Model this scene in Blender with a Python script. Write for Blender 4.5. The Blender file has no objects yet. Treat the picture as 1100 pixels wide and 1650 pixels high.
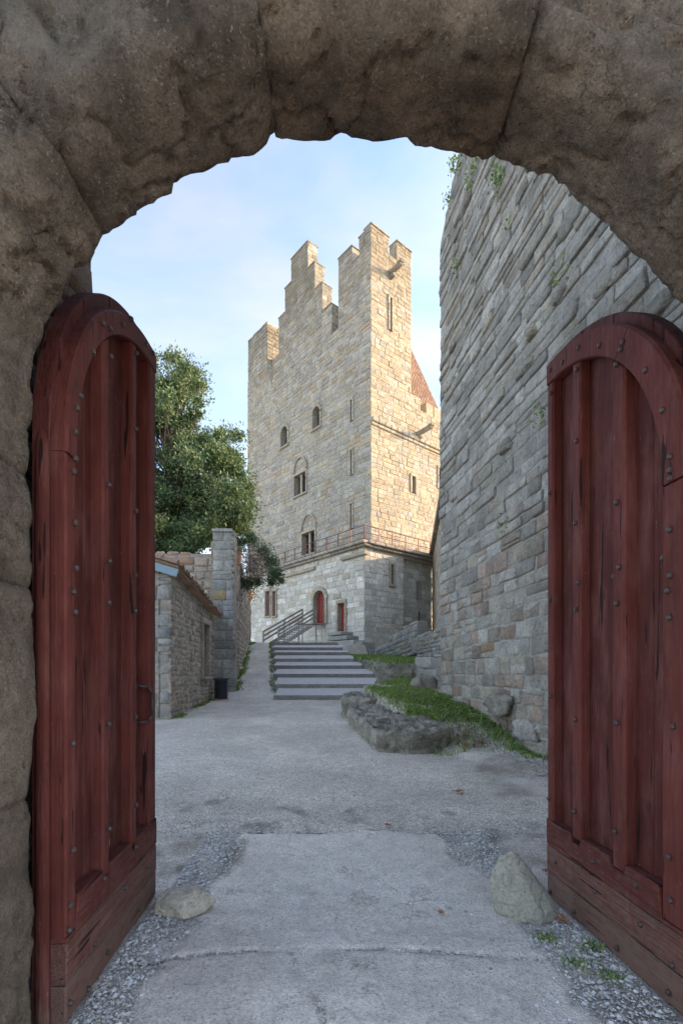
import bpy, math, random
import numpy as np
from mathutils import noise, Vector
SC = bpy.context.scene
R = random.Random(7)

# ------------------------------------------------------------------ camera, world, sun, exposure
F, CX, HOR, EYE = 800.0, 550.0, 1088.0, 1.6          # focal length, centre and horizon in photo pixels; eye height
cam = bpy.data.cameras.new('camera'); cam.sensor_fit = 'HORIZONTAL'; cam.sensor_width = 24.0
cam.lens = 24.0 * F / 1100.0
cam.shift_x = 0.0; cam.shift_y = (HOR - 825.0) / 1100.0
cam.clip_start = 0.05; cam.clip_end = 2000
co = bpy.data.objects.new('camera', cam); SC.collection.objects.link(co)
co.location = (0, 0, EYE); co.rotation_euler = (math.radians(90), 0, 0); SC.camera = co

SUN_AZ = math.radians(12)       # towards the sun: to the right, grazing the right face of the tower
SUN_EL = math.radians(20)
W = bpy.data.worlds.new('World'); SC.world = W; W.use_nodes = True
nt = W.node_tree; nt.nodes.clear()
def wn(t): return nt.nodes.new(t)
sky = wn('ShaderNodeTexSky'); sky.sky_type = 'NISHITA'; sky.sun_disc = False
sky.sun_elevation = SUN_EL; sky.sun_rotation = math.pi / 2 - SUN_AZ
sky.air_density = .95; sky.dust_density = 1.0; sky.ozone_density = 1.3
tc = wn('ShaderNodeTexCoord'); mp = wn('ShaderNodeMapping'); mp.inputs['Scale'].default_value = (1.2, 1.2, 3.0)
nz = wn('ShaderNodeTexNoise'); nz.inputs['Scale'].default_value = 1.7; nz.inputs['Detail'].default_value = 7; nz.inputs['Roughness'].default_value = .55
nz.inputs['Distortion'].default_value = .4
rp = wn('ShaderNodeValToRGB'); rp.color_ramp.elements[0].position = .36; rp.color_ramp.elements[1].position = .72
rp.color_ramp.elements[0].color = (.0, .0, .0, 1); rp.color_ramp.elements[1].color = (.75, .75, .75, 1)
bwn = wn('ShaderNodeRGBToBW'); cc = wn('ShaderNodeMix'); cc.data_type = 'RGBA'; cc.blend_type = 'MULTIPLY'; cc.inputs[0].default_value = 1; cc.inputs[7].default_value = (1.36, 1.35, 1.31, 1)
mx = wn('ShaderNodeMix'); mx.data_type = 'RGBA'
bg = wn('ShaderNodeBackground'); bg.inputs['Strength'].default_value = 0.15
ow = wn('ShaderNodeOutputWorld')
L = nt.links.new
L(tc.outputs['Generated'], mp.inputs['Vector']); L(mp.outputs[0], nz.inputs['Vector']); L(nz.outputs['Fac'], rp.inputs[0])
L(rp.outputs[0], mx.inputs[0]); L(sky.outputs[0], mx.inputs[6]); L(sky.outputs[0], bwn.inputs[0]); L(bwn.outputs[0], cc.inputs[6]); L(cc.outputs[2], mx.inputs[7]); L(mx.outputs[2], bg.inputs['Color']); L(bg.outputs[0], ow.inputs[0])

sl = bpy.data.lights.new('sun', 'SUN'); sl.energy = 2.1; sl.angle = math.radians(0.5); sl.color = (1.0, .66, .32)
so = bpy.data.objects.new('sun', sl); SC.collection.objects.link(so)
sd = Vector((math.cos(SUN_AZ) * math.cos(SUN_EL), math.sin(SUN_AZ) * math.cos(SUN_EL), math.sin(SUN_EL)))
so.rotation_euler = sd.to_track_quat('Z', 'Y').to_euler(); so.location = (30, 5, 30)
SC.view_settings.view_transform = 'Standard'; SC.view_settings.look = 'None'
SC.view_settings.exposure = 1.95; SC.view_settings.gamma = 1.0; SC.view_settings.use_curve_mapping = False

# ------------------------------------------------------------------ helpers
def A(*v): return np.array(v, float)
def at(px, py, Y): return A((px - CX) / F * Y, Y, EYE + (HOR - py) / F * Y)
def proj(p): return (CX + F * p[0] / max(p[1], .01), HOR - F * (p[2] - EYE) / max(p[1], .01))
def on_plane(px, py, P0, N):
    d = A((px - CX) / F, 1, (HOR - py) / F); o = A(0, 0, EYE)
    return o + d * (np.dot(P0 - o, N) / np.dot(d, N))
def fb(x, y, z, o=4): return noise.fractal(Vector((x, y, z)), 1.0, 2.1, o)   # about -1..1
def unit(v): v = np.array(v, float); return v / np.linalg.norm(v)

class MB:
    def __init__(s): s.v = []; s.f = []; s.t = []
    def add(s, vs, fs, tint=(.5, .5)):
        b = len(s.v); s.v.extend([tuple(x) for x in vs]); s.f.extend([tuple(b + i for i in f) for f in fs])
        s.t.extend([tint] * len(vs))
    def box(s, c, U, V, N, a, b, d, tint=(.5, .5), bev=0.0):
        """centre c, half sizes a,b,d along U,V,N; optional chamfer on all edges"""
        c = np.array(c, float); U, V, N = map(lambda q: np.array(q, float), (U, V, N))
        if bev <= 0:
            vs = [c + U * a * i + V * b * j + N * d * k for k in (-1, 1) for j in (-1, 1) for i in (-1, 1)]
            s.add(vs, [(0, 2, 3, 1), (4, 5, 7, 6), (0, 1, 5, 4), (2, 6, 7, 3), (0, 4, 6, 2), (1, 3, 7, 5)], tint); return
        bev = min(bev, a * .9, b * .9, d * .9); vs = []; idx = {}
        for k in (-1, 1):
            for j in (-1, 1):
                for i in (-1, 1):
                    for ax in range(3):
                        e = [a, b, d]
                        for q in range(3):
                            if q != ax: e[q] -= bev
                        idx[(i, j, k, ax)] = len(vs); vs.append(c + U * e[0] * i + V * e[1] * j + N * e[2] * k)
        fs = []
        g = lambda i, j, k, ax: idx[(i, j, k, ax)]
        for q in (-1, 1):
            fs.append([g(q, -1, -1, 0), g(q, 1, -1, 0), g(q, 1, 1, 0), g(q, -1, 1, 0)][::q])
            fs.append([g(-1, q, -1, 1), g(-1, q, 1, 1), g(1, q, 1, 1), g(1, q, -1, 1)][::q])
            fs.append([g(-1, -1, q, 2), g(1, -1, q, 2), g(1, 1, q, 2), g(-1, 1, q, 2)][::q])
        for x in (-1, 1):
            for y in (-1, 1):
                fs.append([g(x, y, -1, 0), g(x, y, 1, 0), g(x, y, 1, 1), g(x, y, -1, 1)][::-x * y])
                fs.append([g(x, -1, y, 0), g(x, 1, y, 0), g(x, 1, y, 2), g(x, -1, y, 2)][::x * y])
                fs.append([g(-1, x, y, 1), g(1, x, y, 1), g(1, x, y, 2), g(-1, x, y, 2)][::-x * y])
                for z in (-1, 1): fs.append([g(x, y, z, 0), g(x, y, z, 1), g(x, y, z, 2)][::x * y * z])
        s.add(vs, fs, tint)
    def bar(s, p, q, r, n=6, r2=None, tint=(.5, .5), caps=True):
        p = np.array(p, float); q = np.array(q, float); d = unit(q - p)
        h = A(0, 0, 1) if abs(d[2]) < .9 else A(1, 0, 0)
        u = unit(np.cross(d, h)); w = np.cross(d, u); r2 = r if r2 is None else r2
        vs = [p + (u * math.cos(t) + w * math.sin(t)) * r for t in [2 * math.pi * i / n for i in range(n)]]
        vs += [q + (u * math.cos(t) + w * math.sin(t)) * r2 for t in [2 * math.pi * i / n for i in range(n)]]
        fs = [(i, (i + 1) % n, n + (i + 1) % n, n + i) for i in range(n)]
        if caps: fs += [tuple(range(n))[::-1], tuple(range(n, 2 * n))]
        s.add(vs, fs, tint)
    def build(s, name, mat, parent=None, org=(0, 0, 0), smooth=False, own=False, angle=None):
        me = bpy.data.meshes.new(name); v = np.array(s.v, float) - np.array(org, float)
        loc = np.zeros(3)
        if own and len(v): loc = v.mean(0); v = v - loc
        me.from_pydata([tuple(x) for x in v], [], s.f)
        ca = me.color_attributes.new('tint', 'FLOAT_COLOR', 'POINT')
        cols = np.array([(t[0], t[1], 0, 1) for t in s.t], 'f').ravel(); ca.data.foreach_set('color', cols)
        if smooth: me.polygons.foreach_set('use_smooth', [True] * len(me.polygons))
        me.materials.append(mat); me.update()
        o = bpy.data.objects.new(name, me); SC.collection.objects.link(o); o.location = loc
        if parent is not None: o.parent = parent
        return o
def fixn(o):
    import bmesh
    b = bmesh.new(); b.from_mesh(o.data); bmesh.ops.recalc_face_normals(b, faces=b.faces); b.to_mesh(o.data); b.free(); return o

def thing(name, label, cat, loc=(0, 0, 0), rz=0, group=None):
    o = bpy.data.objects.new(name, None); SC.collection.objects.link(o); o.location = loc; o.rotation_euler = (0, 0, rz)
    o.empty_display_size = .3; o['label'] = label; o['category'] = cat
    if group: o['group'] = group
    return o
def tag(o, label=None, cat=None, group=None, kind=None):
    if label: o['label'] = label
    if cat: o['category'] = cat
    if group: o['group'] = group
    if kind: o['kind'] = kind
    return o

# ------------------------------------------------------------------ materials
class NM:
    def __init__(s, name):
        s.m = bpy.data.materials.new(name); s.m.use_nodes = True; s.t = s.m.node_tree; s.t.nodes.clear()
        s.out = s.n('ShaderNodeOutputMaterial'); s.b = s.n('ShaderNodeBsdfPrincipled'); s.l(s.b.outputs[0], s.out.inputs[0])
        s.b.inputs['Roughness'].default_value = .9; s.b.inputs['Specular IOR Level'].default_value = .25
        s.geo = s.n('ShaderNodeNewGeometry'); s.pos = s.geo.outputs['Position']; s.hs = []
    def n(s, t): return s.t.nodes.new(t)
    def l(s, a, b): s.t.links.new(a, b)
    def objc(s):
        c = s.n('ShaderNodeTexCoord'); s.pos = c.outputs['Object']
    def scaled(s, sc):
        m = s.n('ShaderNodeMapping'); m.inputs['Scale'].default_value = sc; s.l(s.pos, m.inputs['Vector']); return m.outputs[0]
    def noise(s, scale, det=4, rough=.55, vec=None, dist=0):
        n = s.n('ShaderNodeTexNoise'); n.inputs['Scale'].default_value = scale; n.inputs['Detail'].default_value = det
        n.inputs['Roughness'].default_value = rough; n.inputs['Distortion'].default_value = dist
        s.l(vec or s.pos, n.inputs['Vector']); return n.outputs['Fac']
    def voro(s, scale, feat='F1', vec=None, out='Distance'):
        n = s.n('ShaderNodeTexVoronoi'); n.feature = feat; n.inputs['Scale'].default_value = scale; s.l(vec or s.pos, n.inputs['Vector']); return n.outputs[out]
    def ramp(s, x, stops, interp='LINEAR'):
        n = s.n('ShaderNodeValToRGB'); e = n.color_ramp.elements; n.color_ramp.interpolation = interp
        while len(e) < len(stops): e.new(.5)
        for i, (p, c) in enumerate(stops):
            e[i].position = p; c = (c, c, c) if not isinstance(c, (tuple, list)) else c; e[i].color = (*c, 1)
        s.l(x, n.inputs[0]); return n.outputs[0]
    def mix(s, f, a, b, mode='MIX'):
        n = s.n('ShaderNodeMix'); n.data_type = 'RGBA'; n.blend_type = mode
        for k, x in ((0, f), (6, a), (7, b)):
            if hasattr(x, 'links'): s.l(x, n.inputs[k])
            else: n.inputs[k].default_value = x if k == 0 else (*x, 1)
        return n.outputs[2]
    def math(s, op, a, b=0.0, c=None):
        n = s.n('ShaderNodeMath'); n.operation = op
        for k, x in enumerate((a, b)):
            if hasattr(x, 'links'): s.l(x, n.inputs[k])
            else: n.inputs[k].default_value = x
        return n.outputs[0]
    def attr(s, name='tint'):
        n = s.n('ShaderNodeAttribute'); n.attribute_name = name; sp = s.n('ShaderNodeSeparateColor'); s.l(n.outputs['Color'], sp.inputs[0]); return sp.outputs
    def bump(s, h, dist, st=1.0):
        n = s.n('ShaderNodeBump'); n.inputs['Distance'].default_value = dist; n.inputs['Strength'].default_value = st
        s.l(h, n.inputs['Height'])
        if s.hs: s.l(s.hs[-1], n.inputs['Normal'])
        s.hs.append(n.outputs[0]); s.l(n.outputs[0], s.b.inputs['Normal'])
    def col(s, c): s.l(c, s.b.inputs['Base Color']); return s.m

def stone_mat(name, pal, stain=(.10, .095, .08), stain_amt=.5, sc=1.0, bd=.02, moss=0.0, mosscol=(.06, .10, .03), vmin=.72, streak=0.0, pit=1.0, strata=0, crest=0, lichen=0, chips=0):
    m = NM(name); a = m.attr()
    c = m.ramp(a[0], [(i / (len(pal) - 1), p) for i, p in enumerate(pal)])
    val = m.ramp(a[1], [(0, vmin), (1, 1.18)])
    c = m.mix(1.0, c, val, 'MULTIPLY')
    n1 = m.noise(1.6 * sc, 6, .62); n2 = m.noise(9 * sc, 6, .65); n3 = m.noise(60 * sc, 4, .7)
    c = m.mix(1.0, c, m.ramp(n2, [(.28, .48), (.45, .95), (.62, 1.12), (.78, 1.42)]), 'MULTIPLY')
    c = m.mix(1.0, c, m.ramp(n3, [(.3, .62), (.7, 1.32)]), 'MULTIPLY')
    c = m.mix(m.math('MULTIPLY', m.ramp(n1, [(.42, 0.0), (.70, 1.0)]), stain_amt), c, stain)
    if streak:
        ns = m.noise(1.0, 5, .6, m.scaled((1.3, 1.3, .16)))
        c = m.mix(m.math('MULTIPLY', m.ramp(ns, [(.45, 0.0), (.68, 1.0)]), streak), c, stain)
    if crest:     # lichen and soot on the exposed top courses
        sz = m.n('ShaderNodeSeparateXYZ'); m.l(m.pos, sz.inputs[0])
        hz = m.math('ADD', m.math('DIVIDE', m.math('SUBTRACT', sz.outputs[2], 27.0), 9.0), m.math('MULTIPLY', m.math('SUBTRACT', n1, .5), 1.6))
        c = m.mix(m.math('MULTIPLY', m.ramp(hz, [(.25, 0.0), (.95, 1.0)]), crest), c, (.17, .145, .10))
    if moss:
        nm_ = m.noise(.9, 7, .7, dist=.6)
        c = m.mix(m.math('MULTIPLY', m.ramp(nm_, [(.55, 0.0), (.66, 1.0)]), moss), c, mosscol)
    if lichen:
        ls = m.math('MULTIPLY', m.ramp(m.noise(75, 5, .8), [(.56, 0.0), (.64, 1.0)]), m.ramp(m.noise(4, 5, .7), [(.40, .1), (.62, 1.0)]))
        c = m.mix(m.math('MULTIPLY', ls, lichen), c, (.40, .38, .33))
        dk = m.ramp(m.noise(30, 6, .85), [(.34, 1.0), (.42, 0.0)]); c = m.mix(m.math('MULTIPLY', dk, lichen * .9), c, (.03, .026, .022))
    if chips: m.bump(m.ramp(m.voro(7, 'DISTANCE_TO_EDGE', m.scaled((1, 1, 1.6))), [(0, 0.0), (.10, 1.0)]), chips, .5); m.bump(m.noise(14, 8, .75, dist=1.2), chips, .8)
    if strata: m.bump(m.noise(1.0, 6, .6, m.scaled((2.2, 2.2, 13)), dist=.5), strata, 1.0)
    m.bump(m.noise(5 * sc, 7, .62), bd * 1.6, .9)
    m.bump(m.noise(34 * sc, 6, .7), bd * .45, .9)
    if pit: m.bump(m.ramp(m.voro(28 * sc), [(.0, 0.0), (.25, 1.0)]), bd * .25 * pit, .6)
    return m.col(c)

M = {}
M['tower'] = stone_mat('tower_sandstone', [(.40, .37, .32), (.375, .34, .29), (.42, .375, .30), (.43, .345, .235), (.395, .36, .305), (.43, .32, .20)], stain=(.22, .20, .17), stain_amt=.40, sc=.8, bd=.06, vmin=.80, streak=.35, crest=.75)
M['tower_top'] = stone_mat('parapet_sandstone', [(.36, .33, .27), (.42, .37, .28), (.31, .29, .25)], stain=(.14, .13, .10), stain_amt=.7, sc=.8, bd=.05, vmin=.7, streak=.6)
M['mortar'] = stone_mat('lime_mortar', [(.50, .46, .39), (.56, .52, .46)], stain=(.32, .29, .25), stain_amt=.5, bd=.02, pit=0)
M['plaster'] = stone_mat('pale_limewash', [(.60, .57, .51), (.68, .65, .59), (.50, .44, .35), (.58, .53, .46)], stain=(.36, .32, .26), stain_amt=.55, sc=.7, bd=.05, vmin=.78)
M['curtain'] = stone_mat('schist_stone', [(.58, .555, .51), (.64, .61, .56), (.48, .45, .40), (.58, .51, .41), (.66, .63, .575), (.56, .43, .35), (.60, .57, .52), (.56, .42, .26)], stain=(.20, .175, .15), stain_amt=.55, sc=1.6, bd=.10, moss=.10, vmin=.70, streak=.25, pit=2.0, strata=.08)
M['curtain_mortar'] = stone_mat('grey_mortar', [(.40, .385, .35), (.46, .44, .40)], stain=(.22, .20, .17), bd=.06, pit=1)
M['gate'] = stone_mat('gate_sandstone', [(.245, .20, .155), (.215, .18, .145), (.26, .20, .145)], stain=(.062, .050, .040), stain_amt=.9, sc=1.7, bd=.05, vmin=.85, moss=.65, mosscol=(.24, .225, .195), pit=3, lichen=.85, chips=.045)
M['hut'] = stone_mat('rubble_render', [(.56, .49, .40), (.46, .39, .33), (.62, .54, .44), (.54, .41, .33)], stain=(.31, .26, .20), stain_amt=.5, sc=1.8, bd=.06, moss=.25, mosscol=(.16, .18, .09))
M['buttress'] = stone_mat('grey_ashlar', [(.38, .375, .35), (.44, .425, .39), (.34, .335, .32), (.41, .39, .35), (.37, .36, .34), (.46, .34, .18)], stain=(.19, .18, .16), stain_amt=.5, sc=1.2, bd=.03, moss=.3, mosscol=(.12, .12, .08))
M['slab'] = stone_mat('weathered_slab', [(.52, .48, .42), (.58, .53, .46), (.46, .43, .38)], stain=(.20, .185, .15), stain_amt=.75, sc=2.6, bd=.09, moss=.6, mosscol=(.17, .19, .09), lichen=.25, chips=.03)
M['boulder'] = stone_mat('loose_rock', [(.42, .42, .36), (.62, .55, .46)], stain=(.24, .21, .16), stain_amt=.45, sc=5, bd=.010, moss=.25, mosscol=(.24, .25, .18), lichen=.35, chips=.012)
M['tile'] = stone_mat('clay_tile', [(.40, .22, .14), (.46, .28, .18), (.34, .24, .18), (.45, .34, .26)], stain=(.16, .13, .10), sc=2, bd=.01)
M['rooftile'] = stone_mat('red_roof_tile', [(.22, .135, .095), (.26, .165, .12), (.18, .12, .09)], stain=(.24, .14, .09), sc=1, bd=.02)
M['step'] = stone_mat('step_kerb', [(.31, .285, .26), (.25, .235, .22)], stain=(.13, .11, .10), sc=2, bd=.01)

def warp(m):
    n = m.n('ShaderNodeTexNoise'); n.inputs['Scale'].default_value = 3; n.inputs['Detail'].default_value = 5; m.l(m.pos, n.inputs['Vector'])
    v = m.n('ShaderNodeVectorMath'); v.operation = 'MULTIPLY_ADD'; v.inputs[1].default_value = (.35, .35, .35); m.l(n.outputs['Color'], v.inputs[0]); m.l(m.pos, v.inputs[2]); return v.outputs[0]
def ground_mat():
    m = NM('gravel_path'); a = m.attr('tint')            # r: cement patch, g: dirt and loose gravel, b unused
    v = m.voro(85, out='Color'); sp = m.n('ShaderNodeSeparateColor'); m.l(v, sp.inputs[0])
    n1 = m.noise(.8, 6, .6); n2 = m.noise(7, 7, .7); n3 = m.noise(120, 3, .7)
    base = m.mix(n1, (.58, .525, .46), (.72, .655, .58))
    base = m.mix(1.0, base, m.ramp(sp.outputs[0], [(0, .62), (.6, 1.0), (1, 1.5)]), 'MULTIPLY')
    patch = m.mix(n2, (.68, .62, .555), (.84, .77, .70))
    spk = m.ramp(m.voro(38), [(.14, .35), (.26, 1.0)])
    patch = m.mix(m.ramp(m.noise(5, 8, .8), [(.46, 0.0), (.60, 1.0)]), patch, m.mix(1.0, patch, spk, 'MULTIPLY'))
    dirt = m.mix(sp.outputs[1], (.44, .39, .34), (.74, .68, .62)); dirt = m.mix(m.ramp(m.noise(1.6, 5, .7), [(.42, .65), (.6, 0.0)]), dirt, (.27, .22, .18))
    # break the attribute edges up with noise
    pe = m.ramp(m.math('ADD', a[0], m.math('MULTIPLY', m.math('SUBTRACT', n2, .5), .9)), [(.44, 0.0), (.56, 1.0)])
    de = m.ramp(m.math('ADD', a[1], m.math('MULTIPLY', m.math('SUBTRACT', n2, .5), .9)), [(.40, 0.0), (.62, 1.0)])
    cr = m.math('MULTIPLY', m.ramp(m.voro(1.7, 'DISTANCE_TO_EDGE', warp(m)), [(0, 1.0), (.012, 0.0)]), 1.0)
    c = m.mix(pe, base, patch); c = m.mix(m.math('MULTIPLY', cr, m.ramp(n1, [(.45, 0.0), (.6, .6)])), c, (.16, .145, .13)); c = m.mix(de, c, dirt)
    ck = m.ramp(m.math('ADD', m.math('MULTIPLY', a[0], -1.0), m.math('MULTIPLY', n2, .3)), [(.25, 0.0), (.9, .85)]); c = m.mix(ck, c, (.13, .115, .10))
    c = m.mix(1.0, c, m.ramp(n2, [(.3, .85), (.7, 1.1)]), 'MULTIPLY')
    n4 = m.noise(45, 6, .85); c = m.mix(1.0, c, m.ramp(n4, [(.34, .45), (.46, .95), (.66, 1.2)]), 'MULTIPLY')
    c = m.mix(1.0, c, m.ramp(n1, [(.35, .82), (.65, 1.1)]), 'MULTIPLY')
    c = m.mix(1.0, c, m.ramp(n3, [(.3, .7), (.7, 1.25)]), 'MULTIPLY')
    m.bump(n4, .006, .9); m.bump(m.voro(85), .005, .9); m.bump(n3, .003, .8)
    return m.col(c)
M['ground'] = ground_mat()
def wood_mat(h=False):
    m = NM('oxblood_painted_wood'); m.objc(); a = m.attr()       # tint r: how bare the plank is; g: worn frame lighter, recessed boards darker, relief shade put into colour
    g = m.noise(1.0, 7, .65, m.scaled((38, 38, 1.6) if not h else (1.6, 38, 38))); g2 = m.noise(1.0, 5, .6, m.scaled((120, 120, 5) if not h else (5, 120, 120)))
    n1 = m.noise(2.2, 5, .6); n2 = m.noise(14, 6, .75)
    red = m.mix(m.ramp(n1, [(.3, 0.0), (.7, 1.0)]), (.072, .0190, .0150), (.118, .030, .024))
    red = m.mix(1.0, red, m.ramp(g, [(.3, .72), (.6, 1.1)]), 'MULTIPLY'); red = m.mix(1.0, red, m.ramp(a[1], [(0, .72), (1, 1.30)]), 'MULTIPLY')
    bare = m.mix(g2, (.075, .045, .036), (.24, .16, .13))
    wear = m.math('ADD', m.math('MULTIPLY', g2, .35), m.math('ADD', m.math('MULTIPLY', n2, .45), m.math('MULTIPLY', a[0], .50)))
    c = m.mix(m.ramp(wear, [(.60, 0.0), (.80, .9)]), red, bare)
    chip = m.ramp(m.noise(1.0, 6, .8, m.scaled((40, 40, 9) if not h else (9, 40, 40))), [(.64, 0.0), (.69, .8)])
    fade = m.ramp(m.noise(1.0, 6, .7, m.scaled((9, 9, 2.2) if not h else (2.2, 9, 9))), [(.48, 0.0), (.72, .55)]); c = m.mix(fade, c, (.20, .085, .075))
    c = m.mix(chip, c, (.26, .17, .15))
    crack = m.ramp(m.noise(1.0, 3, .5, m.scaled((24, 24, 1.7) if not h else (1.7, 24, 24))), [(.325, 1.0), (.34, 0.0)])
    c = m.mix(crack, c, (.02, .008, .007))
    m.bump(g, .006, .9); m.bump(g2, .003, .8); m.bump(crack, -.010 if False else .004, -1.0 if False else .2)
    m.bump(n2, .003, .5)
    m.b.inputs['Roughness'].default_value = .72; m.b.inputs['Specular IOR Level'].default_value = .18
    return m.col(c)
M['wood'] = wood_mat(); M['wood_h'] = wood_mat(True)
def flat(name, col, rough=.8, var=.25, sc=20, metal=0, spec=.3, bd=.0):
    m = NM(name); n = m.noise(sc, 5, .6)
    c = m.mix(n, tuple(x * (1 - var) for x in col), tuple(x * (1 + var) for x in col))
    m.b.inputs['Roughness'].default_value = rough; m.b.inputs['Metallic'].default_value = metal; m.b.inputs['Specular IOR Level'].default_value = spec
    if bd: m.bump(m.noise(sc * 2, 4, .6), bd)
    return m.col(c)
M['iron'] = flat('old_iron', (.045, .03, .028), .5, .4, 60, 0, .6, .001)
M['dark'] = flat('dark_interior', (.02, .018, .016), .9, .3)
M['reddoor'] = flat('bright_red_paint', (.42, .055, .045), .6, .2, 4)
M['rail'] = flat('red_brown_rail', (.16, .05, .045), .5, .2)
M['steel'] = flat('galvanised_steel', (.58, .59, .60), .45, .15, 20, .2, .5)
M['greywood'] = flat('grey_weathered_timber', (.27, .235, .21), .85, .35, 9, 0, .2, .004)
M['bluewood'] = flat('pale_blue_board', (.27, .36, .42), .8, .25, 15)
M['bin'] = flat('dark_slate_paint', (.035, .042, .052), .5, .2, 20, 0, .5)
M['pot'] = flat('terracotta', (.46, .22, .12), .85, .2)
M['bark'] = flat('bark', (.10, .075, .06), .95, .4, 12, 0, .1, .02)
M['twig'] = flat('dry_twigs', (.26, .185, .145), .95, .35, 3)
def leaf_mat(name, pal, rough=.5):
    m = NM(name); a = m.attr(); c = m.ramp(a[0], [(i / (len(pal) - 1), p) for i, p in enumerate(pal)])
    c = m.mix(1.0, c, m.ramp(a[1], [(0, .6), (1, 1.4)]), 'MULTIPLY')
    m.b.inputs['Roughness'].default_value = rough; m.b.inputs['Specular IOR Level'].default_value = .35
    m.l(c, m.b.inputs['Base Color']); tr = m.n('ShaderNodeBsdfTranslucent'); m.l(c, tr.inputs[0])
    ms = m.n('ShaderNodeMixShader'); ms.inputs[0].default_value = .25; m.l(m.b.outputs[0], ms.inputs[1]); m.l(tr.outputs[0], ms.inputs[2]); m.l(ms.outputs[0], m.out.inputs[0])
    return m.m
M['leaf'] = leaf_mat('evergreen_leaves', [(.075, .125, .055), (.10, .155, .07), (.125, .18, .075), (.16, .20, .08)])
M['grass'] = leaf_mat('grass_green', [(.08, .17, .03), (.15, .27, .055), (.24, .34, .09), (.38, .36, .17)], .7)
M['autumn'] = leaf_mat('fallen_leaf', [(.34, .15, .07), (.42, .24, .14), (.28, .10, .05)], .8)
def pebble_mat():
    m = NM('pebble'); a = m.attr(); c = m.ramp(a[0], [(0, (.26, .25, .25)), (.5, (.48, .47, .46)), (.8, (.70, .69, .67)), (1, (.42, .34, .27))])
    c = m.mix(1.0, c, m.ramp(m.noise(200, 3), [(.3, .8), (.7, 1.2)]), 'MULTIPLY'); return m.col(c)
M['pebble'] = pebble_mat()

# ------------------------------------------------------------------ masonry
def stone_geo(O, U, V, N, u0, u1, v0, v1, proud, bev, jit, rg, grid=False, back=.06, rough=0.0):
    w, h = u1 - u0, v1 - v0; bev = min(bev, w * .3, h * .3)
    j = lambda: rg.uniform(-jit, jit)
    cu = [(u0 + j(), v0 + j()), (u1 + j(), v0 + j()), (u1 + j(), v1 + j()), (u0 + j(), v1 + j())]
    P = lambda u, v, d: O + U * u + V * v + N * d
    if not grid:
        mu, mv = (u0 + u1) / 2, (v0 + v1) / 2; sx, sy = 1 - 2 * bev / w, 1 - 2 * bev / h
        tl = [rg.uniform(-1, 1) * rough for _ in range(4)]
        vs = [P(u, v, -back) for u, v in cu] + [P(u, v, proud - bev) for u, v in cu] + [P(mu + (u - mu) * sx, mv + (v - mv) * sy, proud + t) for (u, v), t in zip(cu, tl)]
        fs = []
        for k in range(4):
            n = (k + 1) % 4; fs += [(k, n, 4 + n, 4 + k), (4 + k, 4 + n, 8 + n, 8 + k)]
        fs.append((8, 9, 10, 11)); return vs, fs
    vs = []; fs = []; n = 4
    tt = [0, min(.3, bev / w * 1.5), 1 - min(.3, bev / w * 1.5), 1]; ss = [0, min(.3, bev / h * 1.5), 1 - min(.3, bev / h * 1.5), 1]
    for jx, sv in enumerate(ss):
        for ix, tu in enumerate(tt):
            a = (1 - tu) * (1 - sv), tu * (1 - sv), tu * sv, (1 - tu) * sv
            u = sum(a[k] * cu[k][0] for k in range(4)); v = sum(a[k] * cu[k][1] for k in range(4))
            edge = ix in (0, 3) or jx in (0, 3)
            corner = ix in (0, 3) and jx in (0, 3)
            if corner: u += (.5 - tu) * bev * .9; v += (.5 - sv) * bev * .9
            d = proud - (bev * (1.0 if edge else 0)) + rg.uniform(-1, 1) * rough
            if edge and not corner: u += j() * .6; v += j() * .6
            vs.append(P(u, v, d))
    for jx in range(3):
        for ix in range(3): q = jx * 4 + ix; fs.append((q, q + 1, q + 5, q + 4))
    ring = [0, 1, 2, 3, 7, 11, 15, 14, 13, 12, 8, 4]; b = len(vs)
    for q in ring:
        p = vs[q]; d = np.dot(p - O, N); vs.append(p - N * (d + back))
    for k in range(12):
        n2 = (k + 1) % 12; fs.append((b + k, b + n2, ring[n2], ring[k]))
    return vs, fs

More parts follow.
